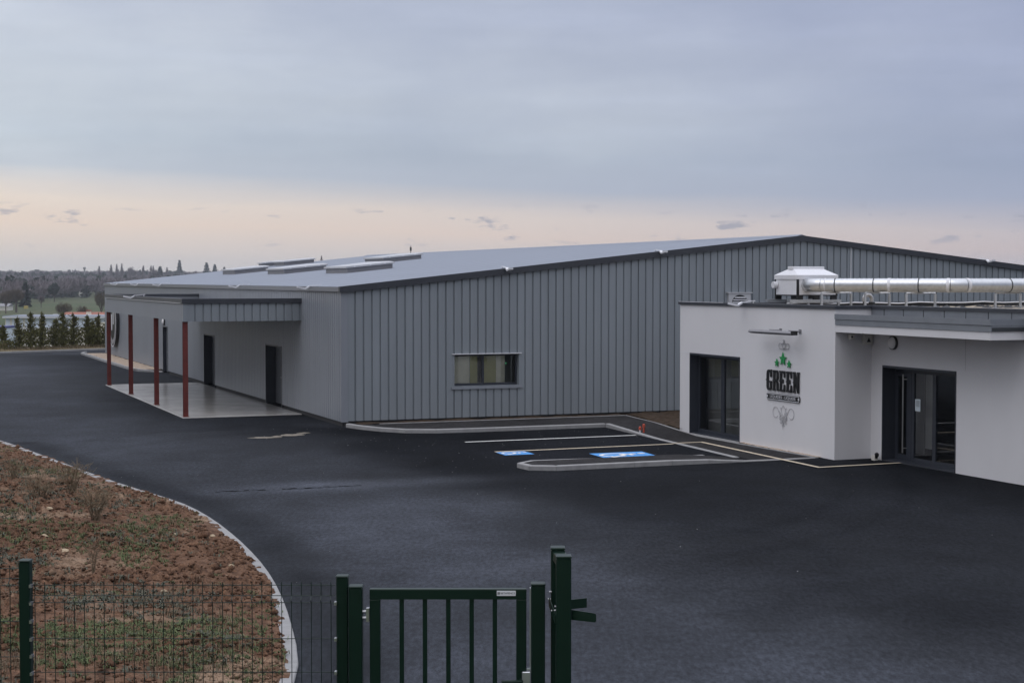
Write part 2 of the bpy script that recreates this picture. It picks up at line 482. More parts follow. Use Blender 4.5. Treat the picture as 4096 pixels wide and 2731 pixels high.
def build_ground():
    na = 300
    rr = np.concatenate([[0.0], 0.8 * 1.035 ** np.arange(272)])
    rr = rr[rr < 2560]
    A = np.linspace(0, 2 * np.pi, na, endpoint=False)
    X = np.outer(rr, np.sin(A)); Y = np.outer(rr, np.cos(A))
    Z = ground_z(X, Y)
    V = np.stack([X, Y, Z], -1).reshape(-1, 3)
    i, j = np.meshgrid(np.arange(len(rr) - 1), np.arange(na), indexing='ij')
    k = (j + 1) % na
    Q = np.stack([i * na + j, i * na + k, (i + 1) * na + k, (i + 1) * na + j], -1).reshape(-1, 4)[:, ::-1]
    me = np_mesh('ground', V, Q, M_GROUND, smooth=True)
    tag(link('ground', me, M_GROUND), kind='structure')
build_ground()

def build_yard():
    xs = np.concatenate([np.arange(-90, -40, 5), np.arange(-40, -14, 0.5), np.arange(-14, 16, 0.22), np.arange(16, 26, 0.5), np.arange(26, 80, 6)])
    ty = np.concatenate([np.arange(7.4, 21, 0.4), np.arange(21, 46, 0.3), np.arange(46, 60, 0.5), np.arange(60, 66, 1.0)])
    nx, ny = len(xs), len(ty)
    ymax = 98.13 + (xs + 30.95) * 0.717 / 0.697 - 0.02
    far = np.linspace(0.03, 1, 40)
    Y = np.zeros((nx, ny + 40)); 
    for i in range(nx):
        cap = max(ymax[i], 30)
        yy = np.minimum(ty, cap - 1)
        Y[i, :ny] = yy; Y[i, ny:] = yy[-1] + (cap - yy[-1]) * far
    X = np.repeat(xs[:, None], ny + 40, 1)
    Z = ramp_z(Y)
    V = np.stack([X, Y, Z], -1).reshape(-1, 3)
    m = ny + 40
    i, j = np.meshgrid(np.arange(nx - 1), np.arange(m - 1), indexing='ij')
    Q = np.stack([i * m + j, (i + 1) * m + j, (i + 1) * m + j + 1, i * m + j + 1], -1).reshape(-1, 4)
    me = np_mesh('asphalt_yard', V, Q, M_ASPH)
    # dust and age of the surface: fresh and clean round the bays and the doors, dusty on the lane
    x = V[:, 0]; y = V[:, 1]
    u = (x - OO[0]) * BX[0] + (y - OO[1]) * BX[1]; v = (x - OO[0]) * AX[0] + (y - OO[1]) * AX[1]
    wob = (fbm(x / 2.6, y / 4.0, 4) - 0.5) * 3.4
    d_bay = np.maximum(np.maximum(-0.2 - u, v + 1.0), -30 - v) + wob
    fresh = 1 - sm((d_bay + 0.5) / 4.5)
    fresh2 = (1 - sm((np.maximum(np.maximum(5.0 - u, v + 9.5), -21.5 - v) + wob + 1) / 5.0)) * 0.9
    d_wall = np.where((v > 0) & (v < 52), -u, 99) + wob * 0.5
    fresh3 = (1 - sm((d_wall - 2.5) / 4.0)) * 0.55
    dust = 0.55 * (1 - np.maximum(np.maximum(fresh, fresh2), fresh3))
    dust += 0.30 * (fbm(x / 6, y / 14, 4) - 0.5)
    # dried wash across the lane
    xx = (x + 3.2) * 0.93 + (y - 35.6) * 0.36; yy = -(x + 3.2) * 0.36 + (y - 35.6) * 0.93
    dust += 0.75 * np.exp(-(xx / 2.4) ** 2 - (yy / 0.8) ** 2) * (0.5 + fbm(x / 1.2, y / 1.2, 4))
    dkb = np.abs((x - np.interp(y, [18.8, 20.1, 23.6, 27.8, 32.3, 36, 40, 45], [-2.47, -2.71, -3.43, -4.68, -6.52, -8.94, -11.2, -14.2])) - 0.55) / 0.55
    dust -= 0.30 * np.exp(-dkb ** 2) * (0.4 + 1.2 * fbm(x / 1.1, y / 1.6, 4)) * (y < 45)
    dust += 0.14 * sm((34 - y) / 9)
    dust += 0.30 * np.exp(-((x + 1.4) / 2.6) ** 2 - ((y - 32.5) / 2.4) ** 2)
    # faint turning arcs of tyres
    for cx_, cy_, r_, a_ in ((4.5, 20.5, 5.2, 0.03), (4.3, 20.2, 6.9, 0.03), (-2.0, 38.0, 9.5, 0.045), (-2.2, 38.3, 11.1, 0.045), (1.5, 26, 3.6, 0.05)):
        rr_ = np.hypot((x - cx_), (y - cy_) * 0.8)
        dust -= a_ * np.exp(-((rr_ - r_) / 0.22) ** 2) * (0.3 + 1.3 * fbm(x / 2 + r_, y / 2, 3))
    at = me.attributes.new('dust', 'FLOAT', 'POINT')
    at.data.foreach_set('value', np.clip(dust, 0, 1.4).astype(np.float32))
    nt = M_ASPH.node_tree; t = NT(nt); bs = nt.nodes['Principled BSDF']
    old = bs.inputs['Base Color'].links[0].from_socket
    fac = t.n('ShaderNodeAttribute', attribute_name='dust').outputs['Fac']
    k = t.ramp(fac, [(0.0, (0.30, 0.30, 0.31)), (0.5, (1.0, 1.0, 1.01)), (1.0, (2.4, 2.4, 2.5))])
    nt.links.new(t.mix(1.0, old, k, 'MULTIPLY'), bs.inputs['Base Color'])
    nt.links.new(t.math('ADD', 0.03, t.math('MULTIPLY', fac, 0.17)), bs.inputs['Specular IOR Level'])
    tag(link('asphalt_yard', me, M_ASPH), kind='structure')
build_yard()

def resample(pts, step):
    P = [np.array(p, float) for p in pts]
    out = [P[0]]; 
    seg = [np.linalg.norm(P[i + 1] - P[i]) for i in range(len(P) - 1)]
    tot = sum(seg); n = max(1, round(tot / step))
    cum = np.concatenate([[0], np.cumsum(seg)])
    res = []
    for k in range(n + 1):
        d = tot * k / n
        i = min(np.searchsorted(cum, d, side='right') - 1, len(seg) - 1)
        res.append(P[i] + (P[i + 1] - P[i]) * ((d - cum[i]) / seg[i]))
    return res
def smooth_path(pts, n=2):
    P = [np.array(p, float) for p in pts]
    for _ in range(n):
        Q = [P[0]]
        for a, b in zip(P[:-1], P[1:]):
            Q += [a * 0.75 + b * 0.25, a * 0.25 + b * 0.75]
        Q.append(P[-1]); P = Q
    return P
def kerb(name, pts, w, side=1, step=1.0, gap=0.008, zb=-0.2, bev=0.02, base=(0, 0, 0), frame='B', seam=True):
    """pts: (x, y, ztop) of the face edge; the block extends w to the left (side=1) of the path"""
    P = resample(pts, step)
    mb = MB()
    N = []
    for i in range(len(P)):
        a = P[max(i - 1, 0)]; b = P[min(i + 1, len(P) - 1)]
        d = (b - a)[:2]; d = d / np.linalg.norm(d)
        N.append(np.array([-d[1], d[0]]) * side)
    for i in range(len(P) - 1):
        a, b = P[i], P[i + 1]
        L = np.linalg.norm((b - a)[:2]); g = gap / L / 2
        A = a + (b - a) * g; B = b + (a - b) * g
        vs = []
        for p, n in ((A, N[i]), (B, N[i + 1])):
            vs += [(p[0], p[1], zb), (p[0], p[1], p[2] - bev), (p[0] + n[0] * bev, p[1] + n[1] * bev, p[2]),
                   (p[0] + n[0] * w, p[1] + n[1] * w, p[2]), (p[0] + n[0] * w, p[1] + n[1] * w, zb)]
        fs = [(k, k + 1, k + 6, k + 5) for k in range(4)] + [(4, 3, 2, 1, 0), (5, 6, 7, 8, 9)]
        mb.add(vs, fs)
    return single(name, mb, M_KERB, None, None, base, None, frame, 'structure')
def ribbon(mb, pts, w):
    P = [np.array(p, float) for p in pts]
    L = []
    for i in range(len(P)):
        a = P[max(i - 1, 0)]; b = P[min(i + 1, len(P) - 1)]
        d1 = (P[i] - a)[:2] if i else (b - P[i])[:2]
        d2 = (b - P[i])[:2] if i < len(P) - 1 else d1
        d1 = d1 / np.linalg.norm(d1); d2 = d2 / np.linalg.norm(d2)
        n = np.array([-d1[1] - d2[1], d1[0] + d2[0]]); n = n / np.linalg.norm(n)
        c = max(0.35, n @ np.array([-d1[1], d1[0]]))
        L.append((P[i], n * (w / 2 / c)))
    vs = []
    for p, n in L:
        vs += [(p[0] + n[0], p[1] + n[1], p[2]), (p[0] - n[0], p[1] - n[1], p[2])]
    fs = [(2 * i, 2 * i + 1, 2 * i + 3, 2 * i + 2) for i in range(len(P) - 1)]
    mb.add(vs, fs)
def sheet(name, rows, m, base=(0, 0, 0), kind='structure'):
    """rows of equally many (x, y, z)"""
    n = len(rows[0]); mb = MB()
    mb.add(sum([list(r) for r in rows], []), [(i * n + j, i * n + j + 1, (i + 1) * n + j + 1, (i + 1) * n + j)
           for i in range(len(rows) - 1) for j in range(n - 1)])
    return single(name, mb, m, None, None, base, None, 'B', kind)

# far kerb, verge
e = np.array([0.697, 0.717]); P0 = np.array([-30.95, 98.13]); nf = np.array([-0.717, 0.697])
kerb('kerb', [tuple(P0 + e * s) + (0.12,) for s in (-60, 0, 40)], 0.16, 1, 2.0, frame='W')
rows = []
for q in np.linspace(0.16, 4.5, 12):
    row = []
    for s in np.arange(-60, 40.1, 0.8):
        p = P0 + e * s + nf * q
        row.append((p[0], p[1], 0.08 + 0.22 * float(vnoise(s * 1.3, q * 1.7)) * min(1, q) - max(0, q - 3.0) * 0.35))
    rows.append(row)
mbv = MB(); n_ = len(rows[0])
mbv.add(sum(rows, []), [(i * n_ + j, i * n_ + j + 1, (i + 1) * n_ + j + 1, (i + 1) * n_ + j) for i in range(len(rows) - 1) for j in range(n_ - 1)])
M_VERGE = mat('rough_verge', (0.16, 0.13, 0.075), 0.95, bump=0.5, bscale=10, var=0.4, vscale=2.2, spec=0.2)
single('verge', mbv, M_VERGE, None, None, (0, 0, 0), None, 'W', 'structure', True)

# kerb round the bays, and the walk behind it
KP = smooth_path([(0.05, -0.3), (0.28, -1.25), (0.65, -2.1), (1.2, -2.85), (2.2, -3.18), (4.0, -3.2)], 2) + [np.array((7.4, -3.2))]
kerb('kerb', [(p[0], p[1], 0.118) for p in KP], 0.125, 1, 0.95)
wz = lambda v: float(np.interp(v, [-7.0, -3.2], [0.010, 0.112]))
kerb('kerb', [(7.4 - 0.6 * t, -3.2 - 8.9 * t, wz(-3.2 - 8.9 * t) + 0.006) for t in np.linspace(0, 1, 12)], 0.14, 1, 0.98, bev=0.01)
vL = [p[1] + 0.12 for p in KP[:-1]]; uL = [p[0] + 0.13 for p in KP[:-1]]
rows = []
for v in np.linspace(-0.78, -3.07, 14):
    ul = float(np.interp(v, vL[::-1], uL[::-1])); ur = 9.27 + (v + 0.7) * 0.11
    rows.append([(ul + (ur - ul) * t, v, 0.112) for t in np.linspace(0, 1, 12)])
sheet('walkway', rows, M_ASPHW)
rows = []
for v in np.linspace(-3.07, -12.85, 24):
    t = (v + 3.2) / -8.9
    ul = 7.4 - 0.6 * min(max(t, 0), 1.02) + 0.13; ur = float(np.interp(v, [-12.9, -7.0, -0.7], [8.60, 8.58, 9.27]))
    rows.append([(ul + (ur - ul) * q, v, wz(v)) for q in np.linspace(0, 1, 6)])
sheet('walkway', rows, M_ASPHW)
# thin edging between walk and soil strip
kerb('edging', [(1.0, -0.72, 0.122), (9.27, -0.72, 0.122)], 0.05, 1, 1.0, bev=0.008)
kerb('edging', [(9.27, -0.70, 0.122), (8.95, -3.6, 0.11), (8.58, -6.6, wz(-6.6) + 0.012), (8.57, -7.0, 0.022), (8.70, -12.92, 0.022)], 0.055, 1, 1.0, bev=0.008)
def lump_sheet(name, u0, u1, v0, v1, z, amp, m, st=0.09, edge=None):
    us = np.arange(u0, u1 + st, st); vs = np.arange(v0, v1 + st, st)
    rows = []
    for v in vs:
        rows.append([(u if edge is None else max(u, edge(v)), v, z + amp * (float(fbm(u * 2.2, v * 2.2 + 5, 4, 0.6)) - 0.45)) for u in us])
    return sheet(name, rows, m)
lump_sheet('soil_strip', 0.45, 9.35, -0.67, 0.3, 0.105, 0.09, M_EARTH)
lump_sheet('soil_strip', 8.8, 15.0, -5.4, 0.3, 0.10, 0.20, M_EARTH, 0.12, edge=lambda v: float(np.interp(v, [-7, -0.7], [8.65, 9.34])))
# tan gravel strips at the foot of the walls
rows = []
for v in np.linspace(-8.85, -12.9, 60):
    rows.append([(8.76 + (8.86 - 8.76) * q + (0 if q > 0.01 else (v + 8.85) * 0.012), v, 0.012 + 0.02 * float(vnoise(v * 9, q * 6))) for q in np.linspace(0, 1, 5)])
sheet('gravel_strip', rows, M_GRAVEL)
kerb('kerb', [(-0.05, 31.2, 0.06), (-0.5, 31.9, 0.12), (-1.15, 32.6, 0.12), (-1.25, 40, 0.12), (-1.3, 52.6, 0.12), (-0.9, 53.4, 0.12)], 0.15, -1, 1.5)
rows = []
for v in np.arange(31.9, 51.0, 0.25):
    ul = -1.12 if v > 32.8 else -1.12 + (32.8 - v) * 1.0
    rows.append([(ul + (0.06 - ul) * q, v, 0.09 + 0.05 * float(vnoise(v * 5, q * 9))) for q in np.linspace(0, 1, 9)])
sheet('gravel_strip', rows, M_GRAVEL)

# island between the bays and the lane
zi = lambda u: float(np.interp(u, [5.3, 6.8], [0.112, 0.010]))
arc = [(1.52 + 0.68 * math.cos(a), -12.29 + 0.69 * math.sin(a)) for a in np.linspace(R(90), R(270), 10)]
back = [(6.15, -11.60), (1.52, -11.60)]
front = [(1.52, -12.98), (5.3, -12.98), (6.0, -13.0), (6.8, -13.02), (8.66, -12.94)]
ip = [(x, y, zi(x) + 0.006) for x, y in back] + [(x, y, 0.118) for x, y in arc[1:-1]]
kerb('kerb', ip + [(1.52, -12.98, 0.118)], 0.14, 1, 0.7)
kerb('kerb', [(x, y, zi(x) + 0.006) for x, y in resample(front, 0.5)], 0.14, 1, 0.98, bev=0.015)
rows = []
for u in np.concatenate([np.linspace(0.99, 1.5, 8), np.arange(1.7, 6.9, 0.3)]):
    hb = math.sqrt(max(0, 0.55 ** 2 - (1.52 - u) ** 2)) if u < 1.52 else 0.55
    top = -12.29 + hb * (1 if u < 6.1 else max(0.2, 1 - (u - 6.1)))
    rows.append([(u, -12.29 - hb + (top + 12.29 + hb) * q, zi(u)) for q in np.linspace(0, 1, 4)])
sheet('island_surface', rows, M_ASPHW)

# concrete slab under the canopy
mb = MB(); mb.bbox(-3.95, -0.002, 4.75, 22.45, -0.1, 0.035, 0.012)
single('concrete_slab', mb, M_SLAB, None, None, (-2, 13, 0), None, 'B', 'structure')

# painted lines and symbols
mb = MB(); ribbon(mb, [(1.86, -5.86, 0.006), (7.13, -5.83, 0.006)], 0.12)
single('parking_line', mb, M_WLINE, 'white painted line across the middle of the parking bays', 'road marking', (4.5, -5.85, 0.006))
mb = MB()
ribbon(mb, [(1.70, -8.55, 0.006), (6.98, -8.44, 0.006)], 0.12)
ribbon(mb, [(6.98, -8.44, 0.022), (7.86, -8.43, 0.022), (7.56, -14.80, 0.022), (9.95, -14.73, 0.022)], 0.12)
single('guide_line', mb, M_CLINE, 'cream painted guide line bending from the parking bays to the entrance door', 'road marking', (7.6, -11, 0.006))

def curve_mesh(splines, extrude=0.0, bevel=0.0, dims='2D', cyclic=True, res=3):
    cu = bpy.data.curves.new('outline', 'CURVE'); cu.dimensions = dims
    if dims == '2D': cu.fill_mode = 'BOTH' if bevel == 0 else 'FULL'
    cu.extrude = extrude; cu.bevel_depth = bevel; cu.bevel_resolution = 1
    for pts in splines:
        sp = cu.splines.new('POLY'); sp.points.add(len(pts) - 1)
        for p, q in zip(sp.points, pts):
            p.co = (q[0], q[1], q[2] if len(q) > 2 else 0, 1)
        sp.use_cyclic_u = cyclic
    ob = bpy.data.objects.new('outline', cu); COL.objects.link(ob)
    me = bpy.data.meshes.new_from_object(ob.evaluated_get(bpy.context.evaluated_depsgraph_get()))
    bpy.data.objects.remove(ob); bpy.data.curves.remove(cu)
    return me
def text_mesh(txt, size, extrude=0.0, align='CENTER'):
    cu = bpy.data.curves.new('writing', 'FONT'); cu.body = txt; cu.size = size; cu.extrude = extrude
    cu.align_x = align; cu.align_y = 'CENTER'
    ob = bpy.data.objects.new('writing', cu); COL.objects.link(ob)
    me = bpy.data.meshes.new_from_object(ob.evaluated_get(bpy.context.evaluated_depsgraph_get()))
    bpy.data.objects.remove(ob); bpy.data.curves.remove(cu)
    return me
def place(me, M):
    me.transform(M); return me

def wheelchair(poly, label, grp, cut=None):
    """blue painted rectangle with the white wheelchair figure; poly = bottom-right, bottom-left.. corners in (u, v)"""
    c = np.mean(np.array(poly), 0)
    base = (c[0], c[1], 0.005)
    t = thing('disabled_bay_marking', label, 'road marking', base, grp)
    mb = MB(); mb.add([(p[0], p[1], 0.005) for p in poly], [tuple(range(len(poly)))])
    mb.build('blue_panel', M_BLUE, t)
    if cut: return
    a, b, c_, d = [np.array(p) for p in poly]      # near-u far-v, near-u near-v, far-u near-v, far-u far-v
    def mp(x, y):                                  # icon x -> towards -v, icon y -> +u
        p = (a * (1 - x) + b * x) * (1 - y) + (d * (1 - x) + c_ * x) * y
        return p
    m2 = MB(); z = [0.0095]
    def stroke(pts, w):
        ribbon(m2, [tuple(mp(*p)) + (z[0],) for p in pts], w * np.linalg.norm(b - a)); z[0] += 0.0006
    ar = [(0.46 + 0.25 * math.cos(q), 0.34 + 0.25 * math.sin(q)) for q in np.linspace(R(110), R(335), 18)]
    stroke(ar, 0.085)
    stroke([(0.40, 0.76), (0.43, 0.47), (0.66, 0.46), (0.78, 0.20), (0.88, 0.24)], 0.095)
    stroke([(0.43, 0.63), (0.64, 0.63)], 0.075)
    hd = [tuple(mp(0.39 + 0.075 * math.cos(q), 0.87 + 0.075 * math.sin(q))) + (z[0],) for q in np.linspace(0, 2 * math.pi, 14, endpoint=False)]
    m2.add(hd, [tuple(range(14))])
    m2.build('wheelchair_figure', M_WLINE, t)
G_ = 'painted wheelchair symbols on the bays'
wheelchair([(3.80, -9.84), (3.72, -11.10), (5.18, -11.02), (5.30, -9.88)], 'large blue panel with white wheelchair symbol in the bay beside the island', G_)
wheelchair([(1.68, -8.66), (1.64, -9.42), (2.45, -9.42), (2.48, -8.66)], 'small blue panel with wheelchair symbol at the end of the cream line', G_)
wheelchair([(1.40, -11.2), (1.40, -11.56), (2.26, -11.56), (2.26, -11.2)], 'blue painted strip along the back of the kerbed island, near its nose', G_, cut=True)

# spilled sand at the corner of the hall
def patch(cx_, cy_, ax_, ay_, rot, seed):
    n = 26; vs = [(cx_, cy_, 0.022)]
    for k in range(n):
        a = 2 * math.pi * k / n; r = 0.7 + 0.6 * float(vnoise(math.cos(a) * 2 + seed, math.sin(a) * 2 + seed))
        px, py = ax_ * r * math.cos(a), ay_ * r * math.sin(a)
        vs.append((cx_ + px * math.cos(rot) - py * math.sin(rot), cy_ + px * math.sin(rot) + py * math.cos(rot), 0.004))
    return vs, [(0, 1 + k, 1 + (k + 1) % n) for k in range(n)]
mb = MB()
for a in ((-7.0, 46.15, 0.42, 0.20, 0.25, 3), (-6.35, 46.9, 0.36, 0.26, 0.2, 8), (-6.75, 46.5, 0.16, 0.10, 0.2, 5), (-6.1, 47.5, 0.22, 0.10, 0.4, 11)):
    mb.add(*patch(*a))
single('spilled_sand', mb, M_SANDP, 'thin patch of spilled pale sand on the asphalt', 'sand', (-6.8, 46.5, 0), None, 'W', 'stuff')
mb = MB()
for k in range(170):
    q = random.random()
    if q < 0.45: u, v = random.uniform(-1.5, 7.5), random.uniform(-12, -3)
    elif q < 0.6: u, v = random.uniform(-3, 1), random.uniform(-5, 0.5)
    else: u, v = random.uniform(-9, 8), random.uniform(-28, -4)
    p = W(u, v); s = random.uniform(0.004, 0.011)
    mb.add([(p.x - s, p.y - s, 0.002), (p.x + s, p.y - s * .6, 0.002), (p.x + s * .3, p.y + s, 0.002), (p.x, p.y, 0.002 + s)], [(0, 1, 3), (1, 2, 3), (2, 0, 3)])
single('grit', mb, M_KERB, 'pale loose grit scattered over the asphalt', 'grit', (0, 0, 0), None, 'W', 'stuff')

# small orange and white marker at the walkway's edge
t = thing('marker_post', 'small orange marker post with a stubby white pipe beside the parking bays', 'marker', (7.46, -5.55, 0))
mb = MB(); mb.tube([(7.50, -5.60, 0), (7.50, -5.60, 0.19), (7.50, -5.60, 0.20), (7.50, -5.60, 0.28), (7.50, -5.60, 0.30)], [0.028, 0.028, 0.042, 0.042, 0.02], 8)
mb.build('stake', M_ORANGE, t, smooth=True)
mb = MB(); mb.tube([(7.42, -5.52, 0), (7.42, -5.52, 0.12)], 0.026, 8); pp = mb.build('pipe', M_WHITEM, t)
mb = MB(); mb.tube([(7.42, -5.52, 0.12), (7.42, -5.52, 0.19), (7.42, -5.52, 0.22)], [0.042, 0.042, 0.02], 8); mb.build('cap', M_ORANGE, t)
mb = MB()
g_w = random.Random(4)
for k in range(26):
    q = k / 25; cx_ = -6.2 + 2.9 * q + g_w.uniform(-.05, .05); cy_ = 34.35 + 0.95 * q + g_w.uniform(-.09, .09)
    if k in (9, 10, 17): continue
    l = g_w.uniform(.05, .14); wd = g_w.uniform(.02, .075) * (1.2 - q * .6)
    n = 9; mb.add([(cx_ + l * math.cos(a) * g_w.uniform(.7, 1.2) * .95, cy_ + .3 * l * math.cos(a) + wd * math.sin(a) * g_w.uniform(.6, 1.3), .003 + .00002 * k) for a in np.linspace(0, 6.28, n, endpoint=False)], [tuple(range(n))])
M_WET = mat('wet_tar', (0.006, 0.006, 0.007), 0.8, spec=0.02)
single('wet_streak', mb, M_WET, 'ragged dark wet streak running across the lane', 'wet streak', (-4.8, 34.8, 0), None, 'W', 'stuff')

# ================================================================ THE GREY HALL
def rib_wall(mb, P, s0, s1, pitch, gw, gd, zbot, ztop, openings=(), e=0.012, off=0.0):
    pr = [(s0, 0.0)]; s = s0 + off
    while s < s1:
        for q, d in ((pitch - gw, 0), (pitch - gw + e, gd), (pitch - e, gd), (pitch, 0)):
            if s0 < s + q < s1: pr.append((s + q, d))
        s += pitch
    pr.append((s1, 0.0))
    cuts = sorted({c for o in openings for c in (o[0], o[1])})
    for c in cuts:
        if any(abs(p[0] - c) < 1e-6 for p in pr): continue
        for i in range(len(pr) - 1):
            if pr[i][0] < c < pr[i + 1][0]:
                t = (c - pr[i][0]) / (pr[i + 1][0] - pr[i][0])
                pr.insert(i + 1, (c, pr[i][1] + t * (pr[i + 1][1] - pr[i][1]))); break
    for (a, da), (b, db) in zip(pr[:-1], pr[1:]):
        if b - a < 1e-9: continue
        mid = (a + b) / 2
        spans = [(zbot, None)]
        for o in openings:
            if o[0] <= mid <= o[1]:
                spans = ([(zbot, o[2])] if o[2] > zbot else []) + [(o[3], None)]
        for z0, z1 in spans:
            za = ztop(a) if z1 is None and callable(ztop) else (z1 if z1 is not None else ztop)
            zb_ = ztop(b) if z1 is None and callable(ztop) else (z1 if z1 is not None else ztop)
            mb.quad(P(a, da, z0), P(b, db, z0), P(b, db, zb_), P(a, da, za))
UR, VL = 16.29, 51.0
UW = 2 * UR
rz = lambda u: 4.15 + 0.1055 * (u if u <= UR else UW - u)          # underside of the verge
hall = thing('industrial_hall', 'long low grey metal-clad industrial hall with shallow pitched roof and ribbed gable', 'building', (0, 0, 0))
WIN = (3.66, 5.87, 1.13, 2.14)
mb = MB()
rib_wall(mb, lambda s, d, z: (s, d, z), 0.22, UW, 0.268, 0.058, 0.045, 0.16, rz, [WIN], off=-0.02)
mb.build('gable_wall', M_CLAD, hall)
DOORS = [(7.51, 9.89, 0.0, 2.12), (18.94, 21.2, 0.0, 2.14), (29.9, 31.2, 0.0, 2.2)]
mb = MB()
rib_wall(mb, lambda s, d, z: (d, s, z), 0.0, VL, 0.25, 0.045, 0.036, 0.14, 4.14, DOORS, e=0.008)
mb.build('side_wall', M_CLAD2, hall)
mb = MB()
mb.quad((0.05, VL, 0), (UW, VL, 0), (UW, VL, 4.14), (0.05, VL, 4.14))
mb.add([(0.05, VL, 4.14), (UW, VL, 4.14), (UR, VL, 5.85)], [(0, 1, 2)])
mb.quad((UW, 0.05, 0), (UW, VL, 0), (UW, VL, 4.14), (UW, 0.05, 4.14))
mb.build('rear_wall', M_CLAD, hall)
mb = MB()
mb.box(0.05, UW - 0.05, 0.055, 0.09, 0, 0.2)
for a, b in ((0.06, 7.51), (9.89, 18.94), (21.2, 29.9), (31.2, VL)): mb.box(0.045, 0.09, a, b, 0, 0.2)
mb.build('plinth', M_PLINTH, hall)
mb = MB(); mb.box(-0.006, 0.215, -0.012, 0.03, 0.13, 4.14)
mb.build('corner_trim', M_CLAD2, hall)
mb = MB(); mb.box(0.2152, 0.222, 0.001, 0.03, 0.15, 4.14)
mb.build('corner_joint', M_SEAM, hall)
# roof
mb = MB()
zt = lambda u: 4.27 + 0.105 * (u if u <= UR else UW - u)
mb.quad((-0.02, -0.03, zt(-0.02)), (UR, -0.03, zt(UR)), (UR, VL, zt(UR)), (-0.02, VL, zt(-0.02)))
mb.quad((UR, -0.03, zt(UR)), (UW, -0.03, zt(UW)), (UW, VL, zt(UW)), (UR, VL, zt(UR)))
roof = mb.build('roof', M_ROOF, hall)
mb = MB()
for k in range(1, 26):                                              # welded laps of the membrane, running up the slope
    v = k * 2.0
    mb.prism([(0.2, v, zt(.2) + .001), (0.2, v + .06, zt(.2) + .001), (0.2, v + .05, zt(.2) + .006), (0.2, v + .01, zt(.2) + .006)], (UR - .3, 0, zt(UR - .1) - zt(.2)))
mb.build('membrane_laps', M_ROOF, roof)
mb = MB(); mb.prism([(UR - .25, -.02, zt(UR - .25) + .004), (UR + .25, -.02, zt(UR - .25) + .004), (UR, -.02, zt(UR) + .05)], (0, VL, 0))
mb.build('ridge_cap', M_ROOF, roof)
# verge fascia (dark) and eave flashing (grey)
for sgn in (0, 1):
    a, b = (-0.06, UR) if not sgn else (UR, UW + 0.06)
    mb = MB()
    tz = lambda u: zt(u) + 0.012
    mb.prism([(a, -0.085, tz(a) - 0.19), (b, -0.085, tz(b) - 0.19), (b, -0.085, tz(b)), (a, -0.085, tz(a))], (0, 0.16, 0))
    mb.build('verge_fascia', M_TRIM, hall)
mb = MB()
for k in range(17):
    mb.box(-0.058, 0.06, 0.08 + k * 3 + (0.004 if k else 0), min(3.08 + k * 3, VL), 4.125, 4.262)
mb.build('eave_flashing', M_GUT, hall)
mb = MB(); mb.box(-0.05, -0.045, 0.1, VL, 4.112, 4.1248); mb.build('eave_shadow_gap', M_SEAM, hall)  # dark strip put in for the shade under the eave flashing
# domes
def skylight(u0, u1, v0, v1):
    mb = MB()
    def ring(g, dz): return [(u0 - g, v0 - g, zt(u0) + dz), (u1 + g, v0 - g, zt(u1) + dz), (u1 + g, v1 + g, zt(u1) + dz), (u0 - g, v1 + g, zt(u0) + dz)]
    A, B = ring(0, -.02), ring(0, .20)
    mb.add(A + B, [(0, 1, 5, 4), (1, 2, 6, 5), (2, 3, 7, 6), (3, 0, 4, 7), (4, 5, 6, 7)])
    s = mb.build('skylight', M_CURB, hall)
    m2 = MB(); A, B, C_ = ring(.07, .195), ring(.07, .265), ring(-.12, .29)
    m2.add(A + B + C_, [(0, 1, 5, 4), (1, 2, 6, 5), (2, 3, 7, 6), (3, 0, 4, 7), (4, 5, 9, 8), (5, 6, 10, 9), (6, 7, 11, 10), (7, 4, 8, 11), (8, 9, 10, 11), (3, 2, 1, 0)])
    m2.build('dome', M_LID, s)
    for q in (.15, .5, .82):
        m3 = MB(); u = u0 + (u1 - u0) * q; m3.box(u - .03, u + .03, v0 - .085, v0 - .07, zt(u) + .21, zt(u) + .25)
        m3.build('latch', M_WHITEM, s)
for a in ((4.55, 6.45, 15.0, 18.2), (4.5, 6.5, 25.2, 28.4), (4.65, 6.4, 36.3, 39.4), (9.75, 11.65, 26.7, 29.8), (9.8, 11.6, 46.4, 48.9), (9.3, 10.6, 50.0, 50.9)):
    skylight(*a)
